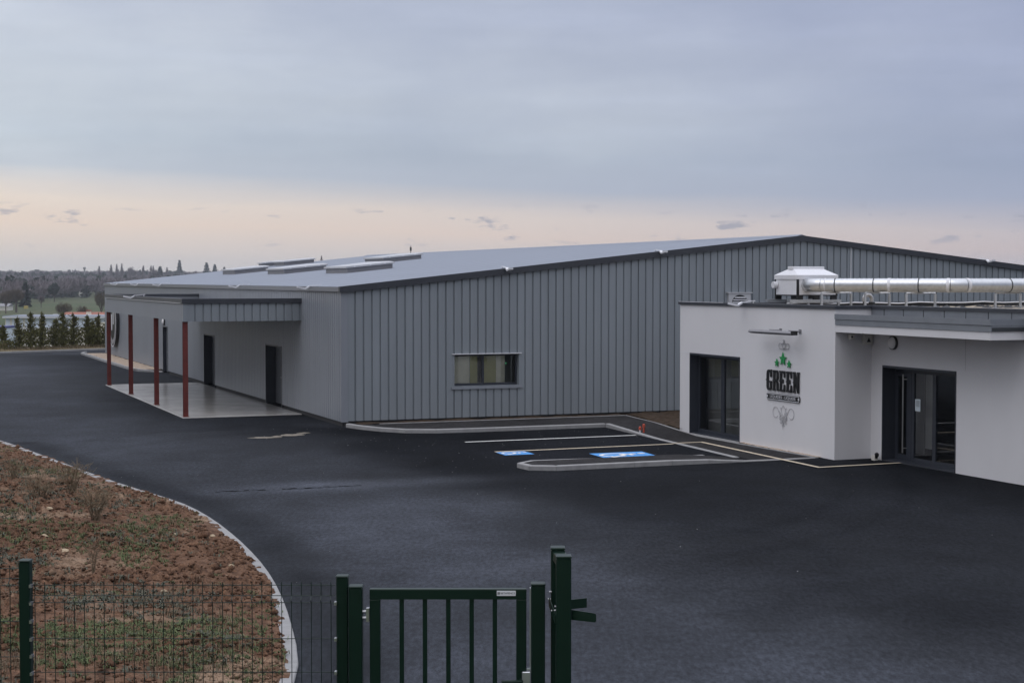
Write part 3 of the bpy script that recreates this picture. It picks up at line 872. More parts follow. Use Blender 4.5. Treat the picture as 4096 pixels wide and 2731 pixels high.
# window in the gable
def gwin():
    u0, u1, z0, z1 = WIN
    mb = MB()
    mb.box(u0 - .03, u0 + .012, -.008, .24, z0, z1); mb.box(u1 - .012, u1 + .05, -.008, .24, z0, z1)
    mb.box(u0 + .012, u1 - .012, .04, .24, z1 - .012, z1); mb.box(u0 + .012, u1 - .012, .02, .24, z0, z0 + .012)
    w = mb.build('window', M_CLAD, hall)
    f = MB(); y0, y1 = .17, .215
    a, b, c, d = u0 + .013, u1 - .013, z0 + .013, z1 - .013
    f.box(a, a + .05, y0, y1, c, d); f.box(b - .06, b, y0, y1, c, d); f.box(a + .05, b - .06, y0, y1, c, c + .075); f.box(a + .05, b - .06, y0, y1, d - .05, d)
    f.box(4.66, 4.73, y0 - .004, y1, c + .075, d - .05)
    f.build('frame', M_DARKFR, w)
    g = MB(); g.quad((a + .05, .195, c + .075), (4.66, .195, c + .075), (4.66, .195, d - .05), (a + .05, .195, d - .05)); g.build('pane', M_GLASS, w)
    g = MB(); g.quad((4.73, .195, c + .075), (b - .06, .195, c + .075), (b - .06, .195, d - .05), (4.73, .195, d - .05)); g.build('pane', M_GLASS, w)
    s = MB(); s.prism([(u0 - .09, .02, z0 - .02), (u0 - .09, -.035, z0 - .03), (u0 - .09, -.035, z0 - .085), (u0 - .09, -.028, z0 - .085), (u0 - .09, -.004, z0 - .085), (u0 - .09, -.004, z0 - .03)], (u1 - u0 + .18, 0, 0))
    s.box(u0 - .09, u1 + .09, -.022, -.0045, z0 - .085, z0 - .001); s.build('sill', M_CLAD2, w)
    s = MB(); s.box(u0 - .07, u1 + .07, -.05, -.001, z1 + .001, z1 + .026); s.build('drip_cap', M_WHITEM, w)
    for a_, b_, y_ in ((3.66, 4.29, .30), (5.2, 5.50, .32)):
        k = MB(); k.box(a_, b_, y_, y_ + .006, 1.1, 2.2); k.build('beige_blind', M_BLINDB, w)
    for a_, b_, y_ in ((4.31, 4.56, .31), (4.78, 5.19, .31)):
        k = MB(); k.box(a_, b_, y_, y_ + .006, 1.1, 2.2); k.build('olive_blind', M_BLINDG, w)
    k = MB(); k.box(5.692, 5.706, .26, .27, 1.2, 2.14); k.build('cord', M_WHITEM, w)
    k = MB(); k.box(5.60, 5.625, .50, .51, 1.80, 1.815); k.build('indicator_light', M_LED, w)
gwin()
mb = MB(); mb.box(3.2, 6.6, .9, .95, 0, 3); mb.box(3.15, 3.2, .28, .9, 0, 3); mb.box(6.6, 6.65, .28, .9, 0, 3); mb.box(3.2, 6.6, .28, .9, 2.6, 2.65)
mb.build('room_partition', M_CURT, hall)
# doors in the long side
for i, (v0, v1, z0, z1) in enumerate(DOORS):
    dp = 0.36 if i < 2 else 0.16
    mb = MB()
    mb.box(-.006, dp, v1 - .012, v1 + .03, 0.04, z1); mb.box(-.006, dp, v0 - .03, v0 + .012, 0.04, z1); mb.box(-.006, dp, v0 - .03, v1 + .03, z1 + .001, z1 + .05)
    fr = mb.build('door', M_DARKFR, hall)
    mb = MB(); mb.box(dp, dp + .05, v0 + .013, v1 - .013, .04, z1 - .001); mb.build('door_leaf', M_DOOR, fr)
    vm = (v0 + v1) / 2
    mb = MB(); mb.box(dp - .004, dp - .0005, vm - .008, vm + .008, .05, z1 - .01); mb.build('leaf_joint', M_SEAM, fr)
    mb = MB(); mb.tube([(dp - .0005, vm + .1, 1.0), (dp - .05, vm + .1, 1.0), (dp - .05, vm + .22, 1.0)], .012, 6); mb.build('handle', M_STEEL, fr)
# arched louvre and the white cable on the gable
mb = MB()
n = 14; c = (13.84, 3.72); arch = [(c[0] + .30 * math.cos(a), c[1] + .26 * math.sin(a)) for a in np.linspace(0, math.pi, n)]
mb.box(13.42, 14.26, -.10, .0395, 3.42, 4.03); mb.box(13.36, 14.32, -.13, .0395, 4.031, 4.065)
vent = mb.build('vent_hood', M_LID, hall)
mb = MB(); mb.prism([(c[0] + .30, -.104, 3.45)] + [(p[0], -.104, p[1]) for p in arch] + [(c[0] - .30, -.104, 3.45)], (0, .003, 0)); mb.build('vent_opening', M_BLACKG, vent)  # black plate stands for the shade inside the louvre
mb = MB()
for z in (3.50, 3.58, 3.66, 3.74, 3.82, 3.90):
    h = .29 if z < 3.72 else .30 * math.sqrt(max(.05, 1 - ((z - 3.72) / .26) ** 2)) * .95
    mb.prism([(c[0] - h, -.105, z), (c[0] - h, -.135, z - .03), (c[0] - h, -.135, z - .022), (c[0] - h, -.105, z + .008)], (2 * h, 0, 0))
mb.build('vent_slats', M_LID, vent)
mb = MB(); mb.tube([(18.27, -.03, 5.62), (18.27, -.03, 4.2)], .016, 6); mb.build('conductor', M_WHITEM, hall)

# brackets clipped on the roof edges
def bracket(pos, dirv, label):
    """pos (u, v, z) on the edge, dirv = outward unit (du, dv)"""
    t = thing('edge_bracket', label, 'bracket', pos, 'white brackets along the roof edges')
    du, dv = dirv; pu, pv = -dv, du
    def pt(o, l, z): return (pos[0] + du * o + pu * l, pos[1] + dv * o + pv * l, pos[2] + z)
    def bar(mb, pr, w, th):
        for (o0, z0), (o1, z1) in zip(pr[:-1], pr[1:]):
            mb.add([pt(o0, -w, z0), pt(o1, -w, z1), pt(o1, w, z1), pt(o0, w, z0), pt(o0, -w, z0 + th), pt(o1, -w, z1 + th), pt(o1, w, z1 + th), pt(o0, w, z0 + th)],
                   [(3, 2, 1, 0), (4, 5, 6, 7), (0, 1, 5, 4), (1, 2, 6, 5), (2, 3, 7, 6), (3, 0, 4, 7)])
    mb = MB(); bar(mb, [(.07, -.01), (.20, -.085)], .05, .05); bar(mb, [(.201, -.085), (.47, -.03)], .06, .055); mb.build('arm', M_WHITEM, t)
    mb = MB(); bar(mb, [(-.34, .055), (-.02, .03)], .035, .022); bar(mb, [(-.019, .03), (.069, .03)], .02, .02); bar(mb, [(-.30, -.01), (-.28, -.01)], .02, .064); mb.build('clip_plate', M_WHITEM, t)
for v, z, lab in ((45.3, 4.25, 'white roof edge bracket farthest along the long eave, near its end'),
               (38.1, 4.25, 'white eave bracket, second from the far end of the long eave'),
               (31.2, 4.25, 'white eave bracket, third from the far end of the long eave'),
               (13.9, 4.25, 'thin upright white bracket on the eave above the canopy end'),
               (3.5, 4.25, 'white eave bracket nearest the hall corner')):
    bracket((0, v, z), (-1, 0), lab)
for u, lab in ((5.4, 'white bracket on the lower left part of the dark gable verge'), (10.85, 'white bracket halfway up the left slope of the gable verge'),
               (23.97, 'white bracket on the right slope of the gable verge')):
    bracket((u, -.03, zt(u) + .0), (0, -1), lab)

# round sign on the long side
t = thing('round_sign', 'large dark round sign standing off the far end of the long wall', 'sign', (0, 46.5, 2.05))
def disc(mb, r0, r1, ua, ub, n=48):
    vs = []
    for q in range(n):
        a = 2 * math.pi * q / n
        for r, u in ((r0, ua), (r1, ua), (r1, ub), (r0, ub)): vs.append((u, 46.5 + r * math.cos(a), 2.05 + r * math.sin(a)))
    fs = []
    for q in range(n):
        w = (q + 1) % n
        for k in range(4):
            k2 = (k + 1) % 4
            fs.append((q * 4 + k, q * 4 + k2, w * 4 + k2, w * 4 + k))
    mb.add(vs, fs)
mb = MB(); disc(mb, 0.001, 1.40, -.20, -.002); mb.build('drum', M_BLACKG, t)
mb = MB(); disc(mb, 1.33, 1.398, -.204, -.2005); mb.build('rim', M_WHITEM, t)
mb = MB(); disc(mb, 0.98, 1.24, -.204, -.2005); mb.build('inner_ring', M_ORN, t)
mb = MB(); mb.box(-.206, -.2006, 46.05, 46.35, 1.95, 2.6); mb.box(-.206, -.2006, 46.6, 46.95, 1.6, 2.5); mb.build('emblem', M_WHITEM, t)
# wall lamp over the far door
def wall_lamp(base, nrm, label):
    t = thing('wall_lamp', label, 'wall lamp', base, 'round wall lamps')
    def lathe(mb, prof):
        n = 20; vs = []
        for q in range(n):
            a = 2 * math.pi * q / n
            for r, d in prof: vs.append((base[0] - d, base[1] + r * math.cos(a), base[2] + r * math.sin(a)))
        k = len(prof)
        mb.add(vs, [(q * k + i, q * k + i + 1, ((q + 1) % n) * k + i + 1, ((q + 1) % n) * k + i) for q in range(n) for i in range(k - 1)])
    mb = MB(); lathe(mb, [(.17, .001), (.17, .06), (.155, .065), (.15, .06)]); mb.build('base', M_BLACKG, t, smooth=True)
    mb = MB(); lathe(mb, [(.152, .055), (.135, .09), (.08, .115), (.001, .12)]); mb.build('lens', M_LENS, t, smooth=True)
wall_lamp((0, 30.75, 2.46), None, 'round lamp above the farthest door of the grey hall')

# ================================================================ CANOPY
can = thing('entrance_canopy', 'flat grey metal-clad canopy on four oxide red steel columns', 'canopy', (-2, 13, 0))
CU, C0, C1, CZ0, CZ1 = -3.92, 4.78, 22.3, 3.13, 3.86
mb = MB()
rib_wall(mb, lambda s, d, z: (s, C0 + d, z), CU + .14, -0.003, 0.268, 0.05, 0.035, CZ0, CZ1 - .02)
mb.box(CU - .006, CU + .139, C0 - .012, C0 + .05, CZ0, CZ1 - .02)
mb.build('end_fascia', M_CLAD, can)
mb = MB()
rib_wall(mb, lambda s, d, z: (CU + d, s, z), C0 + .05, C1, 0.25, 0.03, 0.02, CZ0, CZ1 - .04, e=0.008)
rib_wall(mb, lambda s, d, z: (s, C1 - d, z), CU + .03, -0.003, 0.268, 0.05, 0.035, CZ0, CZ1 - .02)
mb.build('long_fascia', M_CLAD2, can)
mb = MB(); mb.quad((CU + .1, C0 + .1, 3.62), (-.003, C0 + .1, 3.62), (-.003, C1 - .1, 3.62), (CU + .1, C1 - .1, 3.62))
mb.quad((CU + .12, C0 + .12, 3.6), (-.004, C0 + .12, 3.6), (-.004, C0 + .12, 3.86), (CU + .12, C0 + .12, 3.86))
mb.quad((CU + .12, C1 - .12, 3.6), (-.004, C1 - .12, 3.6), (-.004, C1 - .12, 3.86), (CU + .12, C1 - .12, 3.86))
mb.quad((CU + .12, C0 + .12, 3.6), (CU + .12, C1 - .12, 3.6), (CU + .12, C1 - .12, 3.86), (CU + .12, C0 + .12, 3.86))
mb.build('deck', M_GUT, can)
mb = MB(); mb.quad((CU + .05, C0 + .05, CZ0 + .03), (-.003, C0 + .05, CZ0 + .03), (-.003, C1 - .05, CZ0 + .03), (CU + .05, C1 - .05, CZ0 + .03))
mb.build('soffit', M_CLAD2, can)
mb = MB()
mb.box(CU - .04, -.003, C0 - .045, C0 + .13, CZ1 - .145, CZ1 + .012)
mb.build('coping', M_TRIM, can)
mb = MB(); mb.box(CU - .04, -.003, C1 - .13, C1 + .04, CZ1 - .10, CZ1 + .012); mb.build('coping', M_TRIM, can)
mb = MB(); mb.box(CU - .04, CU + .13, C0 + .131, C1 - .131, CZ1 - .13, CZ1 + .006)
mb.build('long_coping', M_TRIM, can)
mb = MB(); mb.box(CU - .046, CU - .0405, C0 + .2, C1 - .2, CZ1 - .142, CZ1 - .128); mb.build('drip_edge', M_WHITEM, can)
for v in (4.92, 10.43, 16.27, 22.18):
    mb = MB(); u = -3.83; h = .075
    mb.box(u - h, u + h, v - h, v - h + .014, .03, CZ0 + .02); mb.box(u - h, u + h, v + h - .014, v + h, .03, CZ0 + .02)
    mb.box(u - .006, u + .006, v - h + .014, v + h - .014, .03, CZ0 + .02)
    mb.box(u - .1, u + .1, v - .1, v + .1, .0355, .052)
    mb.build('column', M_RED, can)
bracket((CU + .02, 14.4, CZ1 + .0), (-1, 0), 'white bracket on the long coping of the canopy')

# ================================================================ THE PALE RENDERED BUILDING
U1, U2, VN, VC, VE = 8.86, 9.93, -5.26, -13.47, -27.0
office = thing('rendered_building', 'flat-roofed pale rendered building with logo wall and recessed glazed entrance', 'building', (8.86, -13, 0))
WO = (-8.78, -5.87, 0.0, 2.36)          # window in the logo wall
EO = (-16.88, -13.95, 0.0, 2.37)        # entrance
def wall_u(mb, u, v0, v1, z0, z1, o=None):
    if not o: mb.quad((u, v1, z0), (u, v0, z0), (u, v0, z1), (u, v1, z1)); return
    a, b, c, d = o
    mb.quad((u, a, z0), (u, v0, z0), (u, v0, z1), (u, a, z1)); mb.quad((u, v1, z0), (u, b, z0), (u, b, z1), (u, v1, z1))
    mb.quad((u, b, d), (u, a, d), (u, a, z1), (u, b, z1))
mb = MB()
wall_u(mb, U1, VC, VN, -.05, 3.76, WO)
mb.quad((U1, VN, -.05), (24, VN, -.05), (24, VN, 3.76), (U1, VN, 3.76))
mb.quad((U1, VC, -.05), (U2, VC, -.05), (U2, VC, 3.76), (U1, VC, 3.76))
wall_u(mb, U2, VE, VC, -.05, 3.76, EO)
mb.quad((U2, VE, -.05), (24, VE, -.05), (24, VE, 3.76), (U2, VE, 3.76)); mb.quad((24, VE, -.05), (24, VN, -.05), (24, VN, 3.76), (24, VE, 3.76))
mb.build('wall', M_RENDER, office)
for u_, a_, b_ in ((U1, -5.86, -5.265), (U1, -8.98, -8.79), (U2, -13.94, -13.80), (U2, -17.06, -16.89)):
    mb = MB(); mb.box(u_ - .006, u_ - .0005, a_, b_, 2.352, 2.362); mb.build('lintel_tab', M_WHITEM, office)
mb = MB(); mb.box(U2 - .0025, U2 - .0004, -17.206, -17.2, 2.4, 3.18); mb.build('wall_joint', M_CURT, office)
# flat roof, gravel, parapets
mb = MB(); st = .5
us = np.arange(U1 + .25, 23.6, st); vs_ = np.arange(VE + .25, VN - .2, st)
rowz = [[(u, v, 3.62 + .06 * float(vnoise(u * 1.4, v * 1.4)) + .02 * float(vnoise(u * 7, v * 7))) for u in us] for v in vs_ ]
n_ = len(us)
mb.add(sum(rowz, []), [(i * n_ + j, i * n_ + j + 1, (i + 1) * n_ + j + 1, (i + 1) * n_ + j) for i in range(len(rowz) - 1) for j in range(n_ - 1)
        if not (us[j] < U2 + .1 and vs_[i] < VC + .1)])
mb.build('gravel_roof', M_RGRAVEL, office)
mb = MB()
mb.box(U1 + .02, 23.9, VN - .24, VN - .02, 3.3, 3.765); mb.box(U1 + .02, U1 + .22, VC + .02, VN - .24, 3.3, 3.765); mb.box(U2 + .02, U2 + .22, VE + .02, VC + .02, 3.3, 3.765)
mb.box(U1 + .22, U2 + .22, VC + .02, VC + .22, 3.3, 3.765)
mb.build('parapet_lining', M_BLACK, office)
mb = MB()
mb.box(U1 - .045, U1 + .26, VC - .045, VN + .04, 3.762, 3.845)
mb.box(U1 + .261, U2 + .26, VC - .045, VC + .24, 3.762, 3.843)
mb.box(U2 - .045, U2 + .26, VE, VC - .0455, 3.762, 3.845)
mb.box(U1 + .261, 24.0, VN - .26, VN + .04, 3.766, 3.80)
mb.build('coping', M_TRIM, office)
mb = MB(); mb.box(U1 - .05, U1 - .0455, -7.9, VN, 3.838, 3.85); mb.build('coping_edge_strip', M_WHITEM, office)
# entrance canopy: white slab, zinc gutter band
mb = MB(); mb.box(U1 + .001, U2 - .001, -19.42, VC - .001, 3.19, 3.372); slab = mb.build('porch_slab', M_RENDER, office)
mb = MB()
mb.box(U1 - .012, U1 + .012, -19.45, VC - .002, 3.378, 3.50); mb.box(U1 - .03, U1 - .002, -19.47, VC - .002, 3.509, 3.64)
mb.box(U1 + .013, U2 - .002, -19.45, -19.43, 3.378, 3.50); mb.box(U1 - .001, U2 + .0, -19.47, -19.44, 3.509, 3.64)
mb.box(U1 - .02, U1 + .02, -19.449, VC - .003, 3.3725, 3.3775)
mb.build('gutter_band', M_ZINC, slab)
mb = MB(); mb.box(U1 - .004, U1 + .01, -19.44, VC - .004, 3.5005, 3.5085); mb.box(U1 + .02, U2 - .02, -19.455, VC - .02, 3.38, 3.46); mb.build('gutter_gap', M_SEAM, slab)
mb = MB(); mb.box(U2 - .015, U2 - .001, VE, VC - .003, 3.46, 3.761); up = mb.build('zinc_upstand', M_ZINC, office)
for k in range(9):
    mb = MB(); v = VC - .55 - k * .8
    mb.box(U2 - .022, U2 - .0155, v - .008, v + .008, 3.46, 3.76)
    mb.build('zinc_seam', M_SEAM, up)
mb = MB(); mb.box(U2 - .13, U2 - .03, -19.62, -19.52, 0.02, 3.45); mb.build('downpipe', M_TRIM, office)  # narrow dark upright just past the end of the porch slab
# room behind the glass; its shade is put into dark walls
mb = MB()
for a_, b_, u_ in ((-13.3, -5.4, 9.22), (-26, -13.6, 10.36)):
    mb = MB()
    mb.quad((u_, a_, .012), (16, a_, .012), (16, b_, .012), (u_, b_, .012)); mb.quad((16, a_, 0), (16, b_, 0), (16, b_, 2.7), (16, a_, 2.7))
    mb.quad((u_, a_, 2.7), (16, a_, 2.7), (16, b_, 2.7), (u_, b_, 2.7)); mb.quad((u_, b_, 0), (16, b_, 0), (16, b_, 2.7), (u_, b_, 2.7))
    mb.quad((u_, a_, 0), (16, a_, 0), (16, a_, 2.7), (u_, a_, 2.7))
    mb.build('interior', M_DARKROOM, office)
def opening(v0, v1, z1, u, dp):
    mb = MB()
    mb.box(u - .01, u + dp + .05, v1 - .03, v1 + .001, .012, z1); mb.box(u - .01, u + dp + .05, v0 - .001, v0 + .03, .012, z1)
    mb.box(u - .018, u + dp + .05, v0 + .031, v1 - .031, z1 - .055, z1); mb.box(u + .05, u + dp + .05, v0 + .031, v1 - .031, .0125, .03)
    return mb
dp = .30
w = opening(WO[0], WO[1], WO[3], U1, dp).build('window', M_DARKFR, office)
a, b = WO[0] + .031, WO[1] - .031; u0, u1 = U1 + dp - .03, U1 + dp + .03
f = MB()
f.box(u0, u1, a, a + .07, .031, 2.30); f.box(u0, u1, b - .07, b, .031, 2.30); f.box(u0, u1, a + .07, b - .07, .031, .14); f.box(u0, u1, a + .07, b - .07, 2.22, 2.30)
f.box(u0 - .004, u1, -7.43, -7.25, .14, 2.22)
f.build('frame', M_DARKFR, w)
g = MB(); g.quad((U1 + dp, -7.43, .14), (U1 + dp, a + .07, .14), (U1 + dp, a + .07, 2.22), (U1 + dp, -7.43, 2.22)); g.build('pane', M_GLASS, w)
g = MB(); g.quad((U1 + dp, b - .07, .14), (U1 + dp, -7.25, .14), (U1 + dp, -7.25, 2.22), (U1 + dp, b - .07, 2.22)); g.build('pane', M_GLASS, w)
for x_, a_, b_ in ((9.45, -8.9, -7.5), (9.55, -7.35, -5.6)):
    k = MB(); k.box(x_, x_ + .02, a_, b_, .05, 2.6); k.build('curtain', M_CURT, w)
mb = MB(); mb.box(U1 - .14, U1 + .10, WO[0] - .02, WO[1] + .02, -.05, .0115); mb.build('doorstep', M_KERB, office)
# entrance
dp = .39
d = opening(EO[0], EO[1], EO[3], U2, dp).build('entrance', M_DARKFR, office)
a, b = EO[0] + .031, EO[1] - .031; u0, u1 = U2 + dp - .03, U2 + dp + .03; UG = U2 + dp
f = MB()
f.box(u0, u1, b - .04, b, .031, 2.31); f.box(u0, u1, a, a + .06, .031, 2.31); f.box(u0, u1, a + .06, b - .04, 2.20, 2.31); f.box(u0, u1, a + .06, -14.71, .031, .13)
f.box(u0, u1, -14.76, -14.66, .031, 2.2); f.box(u0, u1, -15.63, -15.50, .13, 2.2)
f.build('frame', M_DARKFR, d)
lf = MB(); u2, u3 = u0 - .006, u1 - .01
lf.box(u2, u3, -14.655, -14.46, .035, 2.195); lf.box(u2, u3, -14.12, b - .045, .035, 2.195) if False else None
lf.box(u2, u3, -14.455, b - .045, .035, .17); lf.box(u2, u3, -14.455, b - .045, 2.10, 2.195); lf.box(u2, u3, b - .12, b - .045, .17, 2.10)
door = lf.build('door_leaf', M_DARKFR, d)
h = MB(); h.tube([(u2 - .07, -14.41, .22), (u2 - .07, -14.41, 2.16)], .019, 8)
for z in (.34, 2.04): h.tube([(u2 - .07, -14.41, z), (u2, -14.48, z)], .011, 6)
h.build('pull_handle', M_STEEL, door, smooth=True)
g = MB(); g.quad((UG, b - .12, .17), (UG, -14.46, .17), (UG, -14.46, 2.1), (UG, b - .12, 2.1)); g.build('pane', M_GLASS, door)
for v0, v1 in ((-15.50, -14.76), (a + .06, -15.63)):
    g = MB(); g.quad((UG, v1, .13), (UG, v0, .13), (UG, v0, 2.2), (UG, v1, 2.2)); g.build('pane', M_GLASS, d)
for a_, b_, z_ in ((-14.75, -14.28, .2), (-15.18, -14.80, .35)):
    k = MB(); k.box(10.6, 10.62, a_, b_, z_, 2.5); k.build('curtain', M_CURT, d)
mb = MB(); mb.box(U2 + .0, U2 + .35, a, b, -.05, .028); mb.build('threshold', M_TRIM, d)
t = thing('paper_notice', 'pale sheet of paper taped inside the glass beside the entrance door', 'notice', (UG, -14.87, 1.42))
mb = MB(); mb.box(UG - .008, UG - .004, -14.985, -14.775, 1.28, 1.575); mb.build('sheet', M_PAPER, t)
mb = MB()
for i in range(9): mb.box(UG - .0095, UG - .0085, -14.96, -14.80 - (.03 if i % 3 == 1 else 0), 1.53 - i * .017, 1.535 - i * .017)
mb.build('print_lines', M_INK, t)
# small fittings under the porch
t = thing('wall_camera', 'small white camera on the recess wall under the porch', 'camera', (9.27, VC, 3.06))
mb = MB(); mb.bbox(9.21, 9.33, VC - .16, VC - .04, 3.0, 3.14); mb.build('housing', M_OFF, t)
mb = MB(); mb.tube([(9.24, VC - .161, 3.07), (9.24, VC - .175, 3.07)], .025, 10); mb.build('lens', M_BLACKG, t)
mb = MB(); mb.tube([(9.28, VC - .0005, 3.1), (9.28, VC - .05, 3.1)], .02, 8); mb.build('arm', M_OFF, t)
t = thing('alarm_box', 'white alarm box with dark triangle mark in the porch corner', 'alarm box', (9.77, VC, 3.0))
mb = MB(); mb.bbox(9.64, 9.90, VC - .10, VC - .001, 2.87, 3.17); mb.build('box_cover', M_OFF, t)
mb = MB(); mb.prism([(9.72, VC - .1035, 2.93), (9.84, VC - .1035, 2.93), (9.78, VC - .1035, 3.05)], (0, .003, 0)); mb.build('triangle_mark', M_BLACKG, t)
wall_lamp((U2, -14.42, 2.94), None, 'round lamp with dark rim under the porch of the rendered building')
t = thing('floor_spot', 'small dark ball lamp on a white foot beside the entrance jamb', 'lamp', (9.80, -13.90, 0))
mb = MB(); mb.bbox(9.72, 9.84, -13.93, -13.80, .0, .13); mb.build('foot', M_OFF, t)
mb = MB(); mb.tube([(9.78, -13.93, .06), (9.78, -13.95, .13), (9.78, -13.95, .17), (9.78, -13.95, .2)], [.03, .055, .055, .02], 10); mb.build('ball', M_BLACKG, t, smooth=True)

# ------------------------------------------------ lamp bar and logo sign
t = thing('sign_lamp', 'long dark grey lamp bar on two arms above the logo', 'lamp', (U1, -11.05, 3.15))
mb = MB(); mb.prism([(8.44, -12.13, 3.16), (8.40, -12.13, 3.12), (8.42, -12.13, 3.085), (8.52, -12.13, 3.075), (8.58, -12.13, 3.10), (8.57, -12.13, 3.15), (8.52, -12.13, 3.17)], (0, 2.14, 0)); mb.build('housing', M_CURB, t)
mb = MB(); mb.box(8.432, 8.53, -12.08, -10.04, 3.066, 3.0745); mb.box(8.40, 8.59, -12.16, -12.131, 3.07, 3.175); mb.build('end_cap', M_BLACKG, t)
for v in (-10.9, -11.85):
    mb = MB(); mb.tube([(U1 - .001, v, 3.155), (8.60, v, 3.165), (8.52, v, 3.175)], .02, 6); mb.box(U1 - .012, U1 - .0005, v - .06, v + .06, 3.10, 3.21); mb.build('arm', M_CURB, t)

sign = thing('logo_sign', 'raised wall logo: GREEN in black letters, three green stars, LIQUIDES - LIQUIDS plate, scrollwork', 'sign', (U1, -11.05, 1.75))
US = U1 - .012
def on_wall(me, v, z, s=1.0, off=.03, sy=None):
    """mesh in (x right, y up, z out) laid on the logo wall: right = -v, out = -u; coordinates relative to the sign's base"""
    M = Matrix(((0, 0, -1, -off), (-s, 0, 0, v + 11.05), (0, sy or s, 0, z - 1.75), (0, 0, 0, 1)))
    me.transform(M); return me
def star(v, z, r, sy=1.0):
    pts = []
    for k in range(10):
        a = R(90) + k * R(36); q = r if k % 2 == 0 else r * .42
        pts.append((q * math.cos(a), q * math.sin(a) * sy))
    link('star', on_wall(curve_mesh([pts], .012), v, z), M_GREENS, sign)
star(-11.06, 2.405, .185); star(-10.755, 2.295, .112); star(-11.36, 2.285, .112)
LET = {
 'G': [[(3, 0), (1.2, 1.5), (.6, 4), (.6, 9), (-.5, 10), (.6, 11), (.6, 16), (1.2, 18.5), (3, 20), (6.6, 20), (7.6, 19.2), (8.6, 20.3), (9.0, 20.3), (9.0, 13.4), (8.6, 12.8), (7, 12.8), (6.6, 13.6), (6.6, 16.8), (5.9, 18.2), (4.2, 18.2), (3.4, 16.8), (3.4, 3.2), (4.2, 1.8), (5.9, 1.8), (6.6, 3.2), (6.6, 7.4), (5.4, 7.8), (5.4, 9.2), (9.4, 9.2), (9.4, 7.8), (9.0, 7.4), (9.0, 1.5), (7.6, 0)]],
 'R': [[(0, 0), (4, 0), (4, 1.5), (3.4, 2), (3.4, 8.6), (5.8, 8.6), (6.4, 7.6), (6.4, 1.2), (7, 0), (9.4, 0), (9.4, 1.5), (9, 2), (9, 7.4), (7.0, 9.8), (9, 12), (9, 18), (7.8, 20), (0, 20), (0, 18.5), (.7, 18), (.7, 11), (-.4, 10), (.7, 9), (.7, 2), (0, 1.5)],
       [(3.4, 11.0), (3.4, 18.2), (5.8, 18.2), (6.4, 17.2), (6.4, 12.4), (5.6, 11.0)]],
 'E': [[(0, 0), (9, 0), (9, 6.2), (8.6, 6.8), (7.2, 6.8), (6.9, 3.2), (6.0, 1.9), (3.4, 1.9), (3.4, 9.2), (4.6, 9.2), (5.2, 8), (6.2, 8), (6.2, 12), (5.2, 12), (4.6, 10.8), (3.4, 10.8), (3.4, 18.1), (6.0, 18.1), (6.9, 16.8), (7.2, 13.4), (8.6, 13.4), (9, 14), (9, 20), (0, 20), (0, 18.5), (.7, 18), (.7, 11), (-.4, 10), (.7, 9), (.7, 2), (0, 1.5)]],
 'N': [[(0, 0), (3.6, 0), (3.6, 1.5), (2.9, 2), (2.9, 11.5), (6.9, 0), (9.3, 0), (9.3, 18), (10, 18.5), (10, 20), (6.4, 20), (6.4, 18.5), (7.1, 18), (7.1, 9), (3.5, 20), (0, 20), (0, 18.5), (.7, 18), (.7, 11), (-.4, 10), (.7, 9), (.7, 2), (0, 1.5)]]}
x0 = 0
sp = []
for ch in 'GREEN':
    for poly in LET[ch]: sp.append([(x0 + px, py) for px, py in poly])
    x0 += 11.2
me = curve_mesh(sp, .25)
k = 1.645 / (x0 - 1.0)
me.transform(Matrix.Diagonal((k, .545 / 20, .06, 1)))
link('lettering', on_wall(me, -10.235, 1.555, 1.0, .03), M_BLACKG, sign)
def rrect(w, h, r, n=6):
    P = []
    for cx_, cy_, a0 in ((w / 2 - r, h / 2 - r, 0), (-w / 2 + r, h / 2 - r, 90), (-w / 2 + r, -h / 2 + r, 180), (w / 2 - r, -h / 2 + r, 270)):
        P += [(cx_ + r * math.cos(R(a0 + q * 90 / n)), cy_ + r * math.sin(R(a0 + q * 90 / n))) for q in range(n + 1)]
    return P
plate = link('name_plate', on_wall(curve_mesh([rrect(1.65, .175, .06)], .012), -11.065, 1.395, 1, .02), M_BLACKG, sign)
link('plate_border', on_wall(curve_mesh([rrect(1.625, .155, .055), rrect(1.597, .127, .045)], .002), -11.065, 1.395, 1, .0355), M_WHITEM, plate)
me = text_mesh('LIQUIDES - LIQUIDS', .105, .001)
xs_ = [v.co.x for v in me.vertices]; sx = 1.26 / (max(xs_) - min(xs_))
me.transform(Matrix.Diagonal((sx, 1.0, 1, 1)))
link('inscription', on_wall(me, -11.06, 1.395, 1, .0352), M_WHITEM, plate)
for v in (-10.295, -11.835):
    dm = curve_mesh([[(.026 * math.cos(a), .03 * math.sin(a)) for a in np.linspace(0, 2 * math.pi, 12, endpoint=False)]], .002)
    link('rivet', on_wall(dm, v, 1.395, 1, .0355), M_WHITEM, plate)
def sw(pts, r=.012, m=M_ORN, nm='scrollwork', v=0, z=0, s=1.0):
    P = smooth_path([np.array((a, b, 0.0)) for a, b in pts], 3)
    return [(p[0] * s, p[1] * s, 0) for p in P]
def spiral(cx_, cy_, r, a0, a1, n=16, shrink=0.0):
    return [(cx_ + r * (1 - shrink * k / n) * math.cos(R(a0 + (a1 - a0) * k / n)), cy_ + r * (1 - shrink * k / n) * math.sin(R(a0 + (a1 - a0) * k / n))) for k in range(n + 1)]
def ornament(v, z, spl, rad):
    mb = MB()
    for i, s_ in enumerate(spl):
        mb.tube([(U1 - .012 - .002 * (i % 4), v - p[0], z + p[1]) for p in s_], rad, 5)
    mb.build('scrollwork', M_ORN, sign)
low = []
